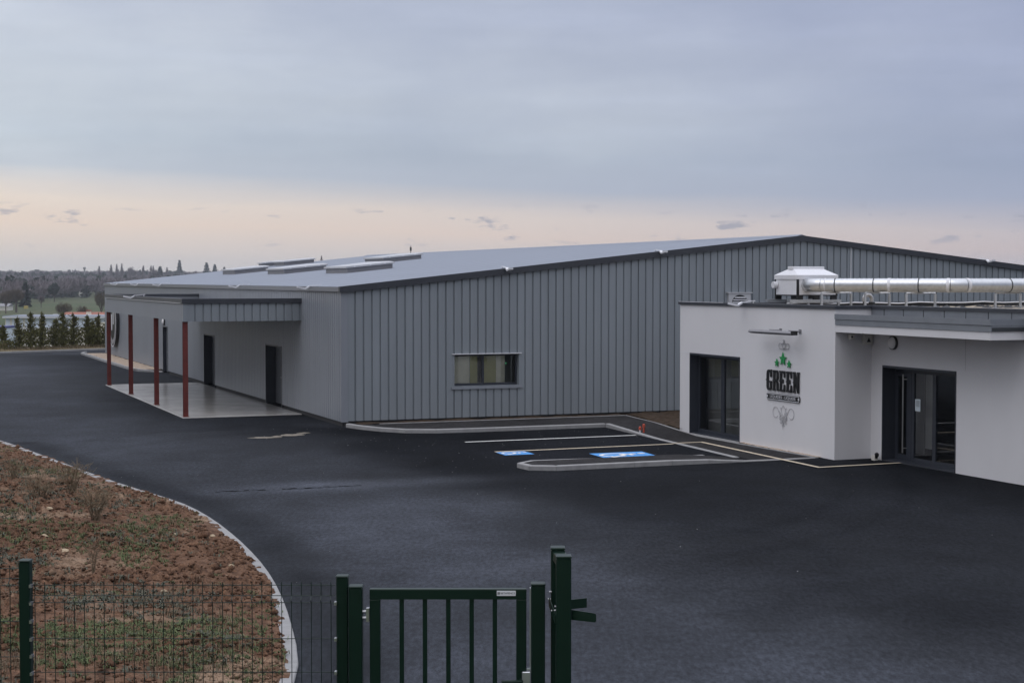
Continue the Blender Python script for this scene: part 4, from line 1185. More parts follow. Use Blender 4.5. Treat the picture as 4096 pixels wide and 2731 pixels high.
for sgn in (-1, 1):
    m_ = lambda L: [(sgn * a, b) for a, b in L]
    low.append(sw(m_(spiral(-.38, .05, .14, -40, -330, 20) + [(-.20, .02), (-.02, -.16), (.10, -.24), (.17, -.20)])))
    low.append(sw(m_([(-.20, .10), (-.05, -.06), (.07, -.20), (.16, -.16), (.18, -.10)])))
    low.append(sw(m_([(-.10, .16), (-.04, .20), (0, .25)])))
    low.append(sw(m_([(-.17, .19), (-.10, .16), (-.13, .10), (.0, -.06), (.12, -.12), (.17, -.06), (.12, -.02)])))
    low.append(sw(m_([(-.14, -.02), (-.20, -.10), (-.10, -.14), (.02, -.24), (.06, -.30)])))
low.append(sw([(0, -.20), (0, -.30), (-.02, -.37)]))
ornament(-11.07, .94, low, .0055)
top = []
for sgn in (-1, 1):
    m_ = lambda L: [(sgn * a, b) for a, b in L]
    top.append(sw(m_(spiral(-.18, -.02, .075, -60, -320, 14) + [(-.05, .02), (.06, .12), (0, .15)])))
    top.append(sw(m_([(-.14, -.08), (-.05, -.11), (.06, -.05), (.12, .03), (.05, .07), (0, .02)])))
top.append(sw([(-.06, -.07), (0, -.12), (.06, -.07)]))
ornament(-11.08, 2.77, top, .007)

# ================================================================ ROOFTOP PLANT
ZR = 3.65
hv = thing('air_handling_unit', 'white rooftop ventilation unit with hipped lid on dark corner posts', 'ventilation unit', (13.1, -5.4, ZR))
a0, a1, b0, b1 = 12.41, 13.82, -6.0, -4.7
mb = MB()
mb.box(a0 + .06, a1 - .06, b0 + .012, b1 - .012, 4.035, 4.50); mb.box(a0 + .012, a1 - .012, b0 + .06, b1 - .06, 4.036, 4.499)
mb.build('side_panels', M_WHITEM, hv)
mb = MB()
mb.box(a0 + .06, a1 - .06, b0, b0 + .03, 4.0, 4.034); mb.box(a0, a0 + .03, b0 + .06, b1 - .06, 4.0, 4.034)
mb.build('bottom_rail', M_BLACKG, hv)
for u in (a0, a1 - .06):
    for v in (b0, b1 - .06): mb = MB(); mb.box(u, u + .06, v, v + .06, 4.0, 4.5); mb.build('corner_post', M_BLACKG, hv)
for u in (a0, a0 + .58, a1 - .22):
    for v in (b0, b1 - .08): mb = MB(); mb.box(u, u + .2, v, v + .08, 3.89, 3.999); mb.build('foot', M_BLACKG, hv)
for q, w_ in ((.45, .07), (1.0, .12)): mb = MB(); mb.box(a0 + q, a0 + q + w_, b0 + .009, b0 + .0115, 4.455, 4.49); mb.build('vent_slot', M_BLACKG, hv)
mb = MB(); g = .012
A = [(a0 - g, b0 - g), (a1 + g, b0 - g), (a1 + g, b1 + g), (a0 - g, b1 + g)]
vm = (b0 + b1) / 2
B = [(a0 + .2, vm - .1), (a1 - .2, vm - .1), (a1 - .2, vm + .1), (a0 + .2, vm + .1)]
mb.add([(x, y, 4.501) for x, y in A] + [(x, y, 4.625) for x, y in A] + [(x, y, 4.83) for x, y in B], [(3, 2, 1, 0), (0, 1, 5, 4), (1, 2, 6, 5), (2, 3, 7, 6), (3, 0, 4, 7), (4, 5, 9, 8), (5, 6, 10, 9), (6, 7, 11, 10), (7, 4, 8, 11), (8, 9, 10, 11)])
lid = mb.build('lid', M_WHITEM, hv)
mb = MB(); mb.bbox(a0 + .14, a1 - .14, vm - .14, vm + .14, 4.80, 4.885, .01); mb.build('lid_cap', M_WHITEM, lid)
mb = MB(); mb.tube([(a0 - .0005, b1 - .11, 4.33), (a0 - .13, b1 - .11, 4.33)], .10, 12); mb.build('inlet', M_WHITEM, hv)
mb = MB(); mb.box(a0 - .3, a1 + .1, b0 - .06, b0 + .1, 3.80, 3.889); mb.box(a0 - .3, a1 + .1, b1 - .1, b1 + .06, 3.80, 3.889)
for u in (a0 - .25, a0 + .35, a1): 
    for v in (b0, b1): mb.box(u, u + .06, v - .03, v + .03, ZR, 3.799)
mb.build('base_rail', M_GALV, hv)

du = thing('ventilation_duct', 'long galvanised spiral ventilation duct running across the flat roof', 'duct', (15, -9, 4.32))
ZD, RD = 4.325, .2
s45 = math.sqrt(.5)
def bend(c, r, a0_, a1_, n=6): return [(c[0] + r * math.cos(R(a)), c[1] + r * math.sin(R(a)), ZD) for a in np.linspace(a0_, a1_, n)]
p_start = (12.75, b0 + .011, ZD)
c1 = (12.75 + .45, -6.25)                        # first elbow: from -v to (+u, -v)
e1 = bend(c1, .45, 180, 225)
q1 = e1[-1]
L = 3.75
q2 = (q1[0] + L * s45, q1[1] - L * s45, ZD)
c2 = (q2[0] + .5 * s45, q2[1] + .5 * s45)
e2 = bend(c2, .5, 225, 270)
q3 = e2[-1]
q4 = (q3[0] + 9, q3[1], ZD)
def duct_run(name, path, r, ribs=0.0):
    mb = MB()
    if ribs:
        P = resample(path, ribs / 4); rr = [r + (.006 if i % 4 == 0 else 0) for i in range(len(P))]
        mb.tube([tuple(p) for p in P], rr, 28)
    else: mb.tube(path, r, 28)
    return mb.build(name, M_GALV, du, smooth=True)
duct_run('elbow', [p_start] + e1, RD + .002)
duct_run('duct_run', [q1, q2], RD, .14)
duct_run('elbow', e2, RD + .002)
duct_run('duct_run', [q3, q4], RD, .14)
def ring_at(p, d, r, w, m, nm):
    mb = MB(); mb.tube([(p[0] - d[0] * w / 2, p[1] - d[1] * w / 2, ZD), (p[0] + d[0] * w / 2, p[1] + d[1] * w / 2, ZD)], r, 28); mb.build(nm, m, du, smooth=True)
dA = (s45, -s45); dB = (1, 0)
for s_ in (.12, .42, 1.55, 2.85): ring_at((q1[0] + dA[0] * s_, q1[1] + dA[1] * s_), dA, RD + .012, .03, M_SEAM if s_ != .12 else M_WHITEM, 'clamp')
for s_ in (2.0, 3.68): ring_at((q1[0] + dA[0] * s_, q1[1] + dA[1] * s_), dA, RD + .010, .08, M_WHITEM, 'joint_tape')
ring_at((q3[0] + .08, q3[1]), dB, RD + .010, .08, M_WHITEM, 'joint_tape')
for s_ in (1.55, 3.2, 4.8): ring_at((q3[0] + s_, q3[1]), dB, RD + .012, .03, M_SEAM, 'clamp')
def trestle(c, d, w, label):
    """goalpost under the duct; d = direction of its crossbar"""
    t = thing('duct_trestle', label, 'support', (c[0], c[1], ZR), 'galvanised trestles under the duct')
    for sg in (-1, 1):
        mb = MB(); x, y = c[0] + d[0] * w / 2 * sg, c[1] + d[1] * w / 2 * sg
        mb.box(x - .028, x + .028, y - .028, y + .028, ZR + .02, ZD - RD - .045); mb.box(x - .07, x + .07, y - .07, y + .07, ZR + .0, ZR + .019)
        mb.build('post', M_GALV, t)
    mb = MB(); mb.tube([(c[0] - d[0] * w / 2, c[1] - d[1] * w / 2, ZD - RD - .022), (c[0] + d[0] * w / 2, c[1] + d[1] * w / 2, ZD - RD - .022)], .022, 4); mb.build('crossbar', M_GALV, t)
lab = ['galvanised trestle under the duct nearest the white ventilation unit', 'second galvanised trestle from the white ventilation unit', 'galvanised trestle at the bend of the duct', 'galvanised trestle under the duct near the right edge']
for i, (s_, wd) in enumerate(((.45, 1.2), (1.65, 1.0), (2.9, 1.2))):
    trestle((q1[0] + dA[0] * s_, q1[1] + dA[1] * s_), (.98, .2), wd, lab[i])
trestle((q3[0] + 1.55, q3[1]), (.98, .2), 1.1, lab[3])
t = thing('hose_bend', 'silver flexible hose arching out of a dark roof collar', 'hose', (14.2, -7, ZR))
mb = MB(); arcp = [(14.22 + .14 * math.cos(R(a)), -7, 3.90 + .14 * math.sin(R(a))) for a in range(0, 181, 15)]
P = resample([(14.36, -7, ZR)] + arcp + [(14.08, -7, 3.84)], .02)
mb.tube([tuple(p) for p in P], [.055 + (.006 if i % 2 else 0) for i in range(len(P))], 10); mb.build('hose', M_FOIL, t, smooth=True)
mb = MB(); mb.tube([(14.36, -7, ZR - .02), (14.36, -7, ZR + .16), (14.36, -7, ZR + .18)], [.11, .10, .06], 12); mb.tube([(14.08, -7, 3.86), (14.06, -7, ZR)], .03, 8); mb.build('collar', M_BLACK, t, smooth=True)
mb = MB()
P = [(12.2 + k * .8, -5.75 - .05 * math.sin(k * 1.7), 3.745 + .02 * math.sin(k * 2.3) + .03) for k in range(15)]
mb.tube(P, .018, 6)
single('roof_pipe', mb, M_WHITEM, 'thin white pipe lying along the back of the gravel roof', 'pipe', (16, -5.7, ZR), smooth=True)
mb = MB()
for k in range(46):
    u = random.uniform(14.0, 20); v = random.uniform(-9.5, -6.3)
    n = 7; c = [(u + random.uniform(.10, .24) * math.cos(a), v + random.uniform(.10, .22) * math.sin(a), ZR) for a in np.linspace(0, 6.28, n, endpoint=False)]
    h = random.uniform(.03, .09)
    mb.add(c + [(u + random.uniform(-.04, .04), v, ZR + h)], [(i, (i + 1) % n, n) for i in range(n)])
single('roof_debris', mb, M_BLACK, 'crumpled black membrane scraps lying on the gravel roof', 'scraps', (16, -7, ZR), kind='stuff')

bracket((U1 - .045, -9.05, 3.845), (-1, 0), 'white bracket on the coping of the rendered building above the logo wall')

# ================================================================ PLANTED BED ON THE LEFT
KX = np.array([-2.30, -2.30, -2.33, -2.38, -2.47, -2.71, -3.03, -3.43, -3.93, -4.68, -5.60, -6.52, -7.57, -8.94, -11.2, -13.4, -14.23, -17.5, -22.0, -28.0])
KY = np.array([9.9, 12.0, 15.0, 17.2, 18.81, 20.13, 21.8, 23.59, 25.46, 27.78, 30.25, 32.27, 33.85, 35.99, 39.9, 43.68, 45.03, 49.5, 54.5, 59.5])
kp = smooth_path([np.array((a, b)) for a, b in zip(KX, KY)], 2)
kx = np.array([p[0] for p in kp]); ky = np.array([p[1] for p in kp])
kxf = lambda y: np.interp(y, ky, kx)
kerb('kerb', [(a, b, 0.045 + float(ramp_z(b))) for a, b in zip(kx, ky)], 0.17, 1, 1.0, frame='W', bev=0.012, zb=-0.15)
def soil_h(x, y):
    s = kxf(y) - x
    sp = np.clip(s * np.clip(1.15 - (y - 20) * 0.02, .55, 1), 0, 9)
    z = 0.015 + 0.26 * (1 - np.exp(-sp / 1.6)) + 0.10 * sm(sp / 6)
    z = z + (fbm(x / 1.7 + 3, y / 1.7, 3) - .5) * 0.20 * np.clip(sp, 0, 1)
    flat = sm((fbm(x / 2.4 + 11, y / 1.9 + 4, 3) - .52) / .10)              # trodden pale patches without clods
    cl = np.abs(fbm(x * 2.6, y * 2.6, 4, 0.62) - .5) * 2
    c2 = fbm(x * 9, y * 9 + 31, 3, 0.6) - .5
    z = z + (0.20 * (cl ** 1.1) + 0.12 * c2) * (1 - 0.8 * flat) * np.clip(0.35 + sp, 0, 1)
    return z + ramp_z(y)
def build_bed():
    ys = [9.95]
    while ys[-1] < 57: ys.append(ys[-1] + max(.035, .0024 * ys[-1]))
    ys = np.array(ys)
    ss = np.concatenate([np.linspace(-.15, 5, 210), 5 + np.cumsum(np.linspace(.028, .30, 70))])
    Y = np.repeat(ys[:, None], len(ss), 1); S = np.repeat(ss[None], len(ys), 0)
    slope = np.gradient(kxf(ys), ys)[:, None]
    wid = np.sqrt(1 + slope ** 2)
    X = kxf(Y) - S * wid
    Z = soil_h(X, Y)
    ed = S < 0.16                                                            # crumbs spill over the kerb unevenly
    sh = fbm(X * 3.2, Y * 3.2, 3, .6)
    lim = (0.15 - 0.16 * sm((sh - .46) / .20) * (0.55 + 0.75 * sm((Y - 27) / 8)))
    X = np.where(ed & (S < lim), kxf(Y) - lim * wid, X)
    Z = np.where(ed, np.maximum(soil_h(X, Y), 0.05 + ramp_z(Y)) - np.where(S < lim, .06, 0), Z)
    V = np.stack([X, Y, Z], -1).reshape(-1, 3)
    n, m = Y.shape
    i, j = np.meshgrid(np.arange(n - 1), np.arange(m - 1), indexing='ij')
    Q = np.stack([i * m + j, (i + 1) * m + j, (i + 1) * m + j + 1, i * m + j + 1], -1).reshape(-1, 4)
    me = np_mesh('soil_bed', V, Q, M_SOIL, smooth=True)
    tag(link('soil_bed', me, M_SOIL), kind='structure')
build_bed()

def blades(name, P, H, Wd, lean, m, label, cat, nb):
    """P: (n, 3) tuft centres; nb blades each; every blade one bent quad pair"""
    n = len(P); N = n * nb
    c = np.repeat(P, nb, 0); h = np.repeat(H, nb) * rng.uniform(.5, 1.15, N)
    sp = np.repeat(H, nb)[:, None] * .55
    c = c + np.concatenate([rng.normal(0, 1, (N, 2)) * sp, np.zeros((N, 1))], 1)
    a = rng.uniform(0, 2 * np.pi, N); ln = rng.uniform(.1, 1.0, N) * lean * h
    d = np.stack([np.cos(a), np.sin(a), np.zeros(N)], -1); q = np.stack([-np.sin(a), np.cos(a), np.zeros(N)], -1)
    w = Wd * rng.uniform(.6, 1.4, N)
    up = np.zeros((N, 3)); up[:, 2] = 1
    v0 = c - q * w[:, None] - up * .03; v1 = c + q * w[:, None] - up * .03
    mid = c + d * (ln * .35)[:, None] + up * (h * .6)[:, None]
    v2 = mid + q * (w * .8)[:, None]; v3 = mid - q * (w * .8)[:, None]
    tip = c + d * ln[:, None] + up * (h * np.clip(1 - lean * .25, .4, 1))[:, None]
    v4 = tip + q * (w * .15)[:, None]; v5 = tip - q * (w * .15)[:, None]
    V = np.stack([v0, v1, v2, v3, v4, v5], 1).reshape(-1, 3)
    k = np.arange(N)[:, None] * 6
    Q = np.concatenate([k + np.array([[0, 1, 2, 3]]), k + np.array([[3, 2, 4, 5]])], 1).reshape(-1, 4)
    me = np_mesh(name, V, Q, m)
    tag(link(name, me, m), label, cat, None, 'stuff')
def scatter(n, dens, seed):
    g = np.random.default_rng(seed)
    y = 13 + 34 * g.random(n * 6) ** 1.25; s = .15 + (0.315 * y - 2.0).clip(3.5, 12) * g.random(n * 6)
    x = kxf(y) - s
    k = g.random(n * 6) < dens(x, y, s)
    x, y = x[k][:n], y[k][:n]
    return np.stack([x, y, soil_h(x, y)], -1)
patchy = lambda x, y, o, th, wd: sm((fbm(x / 1.5 + o, y / 2.4 + o * 2, 4, .55) - th) / wd)
P = scatter(5200, lambda x, y, s: (.03 + .97 * patchy(x, y, 5, .52, .07)) * np.clip(s / 1.2, 0, 1), 1)
blades('grass', P, rng.uniform(.025, .075, len(P)), .006, 1.7, M_LEAFG, 'green grass tufts scattered over the bare soil bed', 'grass', 11)
P = scatter(3000, lambda x, y, s: (.04 + .96 * patchy(x, y, 23, .54, .07)) * np.clip((s - .3) / 1.5, 0, 1), 2)
blades('weeds', P, rng.uniform(.03, .09, len(P)), .009, 2.0, M_LEAFD, 'low grey-green weeds spread over the soil bed', 'weeds', 9)
P = scatter(1900, lambda x, y, s: patchy(x, y, 41, .48, .12) * np.clip((s - .5) / 1.5, 0, 1), 3)
blades('dry_grass', P, rng.uniform(.05, .16, len(P)), .004, 1.3, M_DRY, 'dry brown grass stalks among the weeds of the soil bed', 'dry grass', 8)

def clods():
    g = np.random.default_rng(77)
    P = scatter(15000, lambda x, y, s: np.clip(1.15 - sm((fbm(x / 2.4 + 11, y / 1.9 + 4, 3) - .52) / .10), .12, 1), 9)
    n = len(P); oc = np.array([[1, 0, 0], [0, 1, 0], [-1, 0, 0], [0, -1, 0], [0, 0, .8], [0, 0, -.6]], float)
    r = g.uniform(.012, .045, n) * np.where(g.random(n) < .12, 1.9, 1.0)
    a = g.uniform(0, 6.283, n); c, s = np.cos(a), np.sin(a)
    V = oc[None] * g.uniform(.65, 1.35, (n, 6, 3)) * r[:, None, None]
    V = np.stack([V[..., 0] * c[:, None] - V[..., 1] * s[:, None], V[..., 0] * s[:, None] + V[..., 1] * c[:, None], V[..., 2]], -1)
    V = (V + P[:, None, :] + np.array([0, 0, .008])).reshape(-1, 3)
    F = np.array([[0, 1, 4], [1, 2, 4], [2, 3, 4], [3, 0, 4], [1, 0, 5], [2, 1, 5], [3, 2, 5], [0, 3, 5]])
    Q = (np.arange(n)[:, None, None] * 6 + F[None]).reshape(-1, 3)
    me = np_mesh('soil_clods', V, Q, M_SOIL); tag(link('soil_clods', me, M_SOIL), 'loose lumps of clay lying over the soil bed', 'clods', None, 'stuff')
clods()
def gp(px, py, z=0.0):
    """point of the yard seen at a source pixel"""
    pit = math.atan(248.5 / 6500)
    dx = (px - 2048) / 6500; dz = -(py - 1365.5) / 6500
    c, s = math.cos(pit), math.sin(pit)
    r = np.array([dx, c + dz * s, -s + dz * c]); t = (z - CAM_H) / r[2]
    return r[0] * t, r[1] * t
def plane_pt(px, py, Y):
    pit = math.atan(248.5 / 6500)
    dx = (px - 2048) / 6500; dz = -(py - 1365.5) / 6500
    c, s = math.cos(pit), math.sin(pit)
    r = np.array([dx, c + dz * s, -s + dz * c]); t = Y / r[1]
    return r[0] * t, Y, CAM_H + r[2] * t

def dead_shrub(px, py, h, w, n, label):
    x, y = gp(px, py, .3); z = float(soil_h(np.array([x]), np.array([y]))[0])
    g = random.Random(int(px))
    t = thing('dead_shrub', label, 'dry weed', (x, y, z), 'dry weeds in the soil bed', 'W')
    mb = MB(); m2 = MB()
    for k in range(n):
        a = g.uniform(0, 6.283); q = g.uniform(.15, 1) * w; hh = h * g.uniform(.45, 1)
        p0 = (x + g.uniform(-.2, .2) * w, y + g.uniform(-.2, .2) * w, z - .03); p2 = (x + math.cos(a) * q, y + math.sin(a) * q, z + hh)
        p1 = ((p0[0] * .6 + p2[0] * .4) + g.uniform(-.03, .03), p0[1] * .6 + p2[1] * .4, z + hh * .55)
        mb.tube([p0, p1, p2], [.006, .0045, .002], 3, False)
        for b in range(7):
            f = g.uniform(.35, 1); bx = [p1[i] + (p2[i] - p1[i]) * f for i in range(3)]
            aa = g.uniform(0, 6.28); l = g.uniform(.04, .16) * h / .5
            e = (bx[0] + math.cos(aa) * l, bx[1] + math.sin(aa) * l, bx[2] + l * g.uniform(.2, 1.1))
            m2.tube([bx, e], [.003, .0018], 3, False)
    mb.build('stem', M_DRY, t); m2.build('twig', M_DRY, t)
dead_shrub(385, 2070, .62, .34, 42, 'tallest bushy dead weed, brown and upright, left of the bend in the kerb')
dead_shrub(290, 1965, .55, .42, 40, 'brown dead weed near the far kerb of the soil bed')
dead_shrub(160, 2000, .48, .55, 46, 'wide low brown dead weed at the left of the soil bed')
dead_shrub(372, 2300, .60, .10, 9, 'thin leaning dead stalk just above the mesh fence')
dead_shrub(55, 1905, .38, .3, 24, 'sparse dead weed at the far left edge of the bed')
g_ = random.Random(5)
def stone(px, py, s, label):
    x, y = gp(px, py, .25); z = float(soil_h(np.array([x]), np.array([y]))[0])
    mb = MB(); n = 7
    for zz, r in ((-.3, .8), (.15, 1), (.6, .75)):
        pass
    vs = []
    for zz, r in ((-.3, .7), (.1, 1), (.55, .8), (.75, .35)):
        for k in range(n):
            a = 2 * math.pi * k / n; q = s * r * g_.uniform(.75, 1.2)
            vs.append((x + q * math.cos(a) * 1.3, y + q * math.sin(a), z + zz * s))
    fs = [(r * n + k, r * n + (k + 1) % n, (r + 1) * n + (k + 1) % n, (r + 1) * n + k) for r in range(3) for k in range(n)] + [tuple(range(3 * n, 4 * n))]
    mb.add(vs, fs)
    single('stone', mb, M_STONE, label, 'stone', (x, y, z), 'stones lying in the soil bed', 'W')
for px, py, s in ((315, 1883, .055), (176, 2164, .05), (197, 2060, .05), (850, 2112, .045), (258, 2217, .06), (668, 2158, .03), (630, 2180, .035), (790, 2162, .045), (925, 2243, .035),
                  (655, 2354, .035), (928, 2553, .03), (892, 2713, .05), (822, 2512, .03), (915, 2293, .03), (700, 2115, .03)):
    stone(px, py, s, 'small pale stone lying on the red soil of the bed')
x, y = gp(1040, 2387, .1); z = float(soil_h(np.array([x]), np.array([y]))[0])
mb = MB(); mb.tube([(x, y, z + .02), (x + .05, y + .01, z + .045), (x + .07, y + .015, z + .05)], [.03, .035, .02], 8)
single('litter', mb, M_WHITEM, 'small white scrap of litter on the soil near the kerb', 'litter', (x, y, z), None, 'W', smooth=True)

# ================================================================ FENCE AND GATE
YF = 9.7
GZ = 1.3
def FX(px): return (px - 2048) / 6500 * YF * 1.0003
def FZ(py): return plane_pt(2048, py, YF)[2]
fence = thing('mesh_fence', 'dark green welded wire mesh fence with two square posts', 'fence', (FX(700), YF, GZ), None, 'W')
def fpost(x0, x1, top, y0, y1, parent, nm='post', cap=True, base=GZ):
    mb = MB(); mb.bbox(FX(x0), FX(x1), y0, y1, base - .2, FZ(top), .006)
    return mb.build(nm, M_FGREEN, parent)
def clips(parent, px, ys):
    mb = MB()
    for py in ys:
        x = FX(px); mb.box(x - .006, x + .008, YF - .035, YF + .01, FZ(py) - .009, FZ(py) + .009)
    mb.build('clip', M_STEEL, parent)
p = fpost(68, 112, 2243, YF - .03, YF + .04, fence); clips(p, 114, (2340, 2410, 2482, 2553, 2620, 2690))
mb = MB(); mb.bbox(FX(66), FX(114), YF - .034, YF + .044, FZ(2243) + .0005, FZ(2237), .005); mb.build('post_cap', M_FGREEN, p)
p = fpost(1340, 1387, 2308, YF + .0, YF + .07, fence); clips(p, 1338, (2409, 2553, 2686))
mb = MB(); mb.bbox(FX(1338), FX(1389), YF - .004, YF + .074, FZ(2308) + .0005, FZ(2303), .005); mb.build('post_cap', M_FGREEN, p)
def panel(x0, x1, top, hz, fold):
    """wires: verticals every 59 mm, doubled horizontals, one V fold near the top"""
    mb = MB(); r = .0026
    zt_ = FZ(top)
    n = int((FX(x1) - FX(x0)) / .0593)
    fz0, fz1 = FZ(fold[0]), FZ(fold[1]); fm = (fz0 + fz1) / 2
    for k in range(n + 1):
        x = FX(x0) + .02 + k * .0593
        mb.tube([(x, YF, zt_), (x, YF, fz0), (x, YF - .03, fm), (x, YF, fz1), (x, YF, GZ + .03)], r, 5)
    for py in hz:
        mb.tube([(FX(x0), YF + .004, FZ(py)), (FX(x1), YF + .004, FZ(py))], r, 5)
    z = FZ(hz[-1]) - .205
    while z > GZ + .05:
        mb.tube([(FX(x0), YF + .004, z), (FX(x1), YF + .004, z)], r, 5); z -= .205
    mb.build('wire_panel', M_WIRE, fence)
panel(-900, 66, 2259, (2273, 2313, 2341, 2484, 2626), (2313, 2341))
panel(114, 1337, 2326, (2339, 2381, 2409, 2553, 2687), (2381, 2409))
p = fpost(-960, -914, 2200, YF - .03, YF + .04, fence)

gate = thing('pedestrian_gate', 'narrow dark green barred metal gate with its two square posts', 'gate', (FX(1780), YF, GZ), None, 'W')
for x0, x1, top in ((1392, 1447, 2346), (2125, 2181, 2336)):
    p = fpost(x0, x1, top, YF - .042, YF + .042, gate, 'gate_post')
    mb = MB(); mb.bbox(FX(x0) - .002, FX(x1) + .002, YF - .045, YF + .045, FZ(top) + .0005, FZ(top) + .010, .004); mb.build('post_cap', M_FGREEN, p)
gb = GZ + .08
mb = MB()
y0, y1 = YF - .025, YF + .025
zt_ = FZ(2352); zi_ = FZ(2393)
mb.bbox(FX(1476), FX(1518), y0, y1, gb, zi_, .004); mb.bbox(FX(2065), FX(2106), y0, y1, gb, zi_, .004)
mb.bbox(FX(1476), FX(2106), y0, y1, zi_ + .0005, zt_, .004); mb.box(FX(1518) + .0005, FX(2065) - .0005, y0 + .001, y1 - .001, gb, gb + .06)
mb.build('gate_frame', M_FGREEN, gate)
for px in (1604, 1697.5, 1791.5, 1885.5, 1979):
    mb = MB(); mb.bbox(FX(px) - .0135, FX(px) + .0135, YF - .0135, YF + .0135, gb + .061, zi_ - .0005, .003); mb.build('gate_bar', M_FGREEN, gate)
for zz in (FZ(2455), FZ(2455) - .75):
    mb = MB(); mb.box(FX(1462), FX(1474), YF - .03, YF + .02, zz - .04, zz + .04); mb.tube([(FX(1447), YF - .01, zz + .018), (FX(1470), YF - .01, zz + .018)], .009, 8); mb.tube([(FX(1447), YF - .01, zz - .02), (FX(1470), YF - .01, zz - .02)], .009, 8)
    mb.build('hinge', M_STEEL, gate)
mb = MB(); mb.bbox(FX(2088), FX(2123), YF - .045, YF - .0255, FZ(2679) - .19, FZ(2679), .004); lk = mb.build('lock_case', M_GALV, gate)
mb = MB(); mb.tube([(FX(2085), YF - .052, FZ(2716)), (FX(2050), YF - .06, FZ(2716)), (FX(2006), YF - .06, FZ(2716))], [.012, .011, .010], 8); mb.tube([(FX(2085), YF - .02, FZ(2716)), (FX(2085), YF - .06, FZ(2716))], .012, 8); mb.build('handle', M_FGREEN, lk, smooth=True)
mb = MB(); mb.box(FX(2119.5), FX(2123.5), YF - .01, YF + .03, GZ + .2, FZ(2350)); mb.box(FX(2108), FX(2123), YF - .02, YF - .011, FZ(2676), FZ(2668)); mb.build('strike_plate', M_GALV, gate)
mb = MB(); mb.bbox(FX(1987), FX(2063), YF - .0275, YF - .0252, FZ(2378), FZ(2358), .002); np_ = mb.build('maker_plate', M_WHITEM, gate)
me = text_mesh('BETAFENCE', .0155, .0002)
xs_ = [v.co.x for v in me.vertices]; sx = .086 / (max(xs_) - min(xs_)); me.transform(Matrix.Diagonal((sx, 1, 1, 1)))
M = Matrix(((1, 0, 0, FX(2031) - BASE[gate.name][0]), (0, 0, -1, YF - .0280 - BASE[gate.name][1]), (0, 1, 0, FZ(2368) - BASE[gate.name][2]), (0, 0, 0, 1)))
me.transform(M); link('plate_text', me, M_INK, np_)
mb = MB(); mb.box(FX(1990), FX(1994.5), YF - .0282, YF - .0276, FZ(2373), FZ(2363)); mb.box(FX(1996), FX(1999), YF - .0282, YF - .0276, FZ(2373), FZ(2363)); mb.build('plate_mark', M_INK, np_)

tp = thing('sliding_gate_guide', 'tall double green post with catch arms for a sliding gate, right of the small gate', 'gate post', (.30, 9.6, GZ), None, 'W')
def pp(px, Y): return (px - 2048) / 6500 * Y
ztop = 2.872
mb = MB(); mb.bbox(pp(2226, 9.44), pp(2287, 9.44), 9.44, 9.53, GZ - .2, ztop, .006); pf = mb.build('post', M_FGREEN, tp)
mb = MB(); mb.bbox(pp(2226, 9.44) - .002, pp(2287, 9.44) + .002, 9.437, 9.533, ztop + .0005, ztop + .012, .004); mb.build('post_cap', M_FGREEN, pf)
mb = MB(); mb.bbox(pp(2205, 9.75), pp(2261, 9.75), 9.74, 9.83, GZ - .2, ztop, .006); pb = mb.build('post', M_FGREEN, tp)
mb = MB(); mb.bbox(pp(2205, 9.75) - .002, pp(2261, 9.75) + .002, 9.737, 9.833, ztop + .0005, ztop + .012, .004); mb.build('post_cap', M_FGREEN, pb)
mb = MB(); mb.prism([(pp(2212, 9.75), 9.74, ztop - .012), (pp(2262, 9.75), 9.74, ztop - .012), (pp(2281, 9.44), 9.531, ztop - .012), (pp(2231, 9.44), 9.531, ztop - .012)], (0, 0, -.05)); mb.build('tie_plate', M_FGREEN, tp)
zc = plane_pt(2300, 2463, 9.44)[2]
mb = MB(); mb.prism([(pp(2288, 9.44), 9.47, zc + .032), (pp(2383, 9.44), 9.41, zc + .022), (pp(2386, 9.44), 9.41, zc + .012), (pp(2386, 9.44), 9.41, zc - .022), (pp(2382, 9.44), 9.41, zc - .03), (pp(2288, 9.44), 9.47, zc - .028)], (0, .008, 0)); mb.build('catch_arm', M_FGREEN, tp)
mb = MB(); mb.prism([(pp(2262, 9.75), 9.76, zc + .03), (pp(2352, 9.75), 9.84, zc + .028), (pp(2352, 9.75), 9.84, zc - .03), (pp(2262, 9.75), 9.76, zc - .028)], (0, .008, 0)); mb.build('catch_arm', M_FGREEN, tp)
mb = MB(); mb.prism([(pp(2200, 9.72), 9.72, zc + .055), (pp(2227, 9.47), 9.47, zc + .0), (pp(2227, 9.47), 9.47, zc - .055), (pp(2200, 9.72), 9.72, zc - .0)], (-.006, 0, 0)); bp = mb.build('bracket_plate', M_FGREEN, tp)
mb = MB()
for px, Y, dz in ((2200, 9.72, .045), (2224, 9.50, .022), (2212, 9.6, .0), (2204, 9.74, .085), (2226, 9.5, .045)): mb.tube([(pp(px, Y) - .01, Y, zc + dz), (pp(px, Y) + .006, Y, zc + dz)], .006, 8)
mb.build('bolt', M_STEEL, bp)

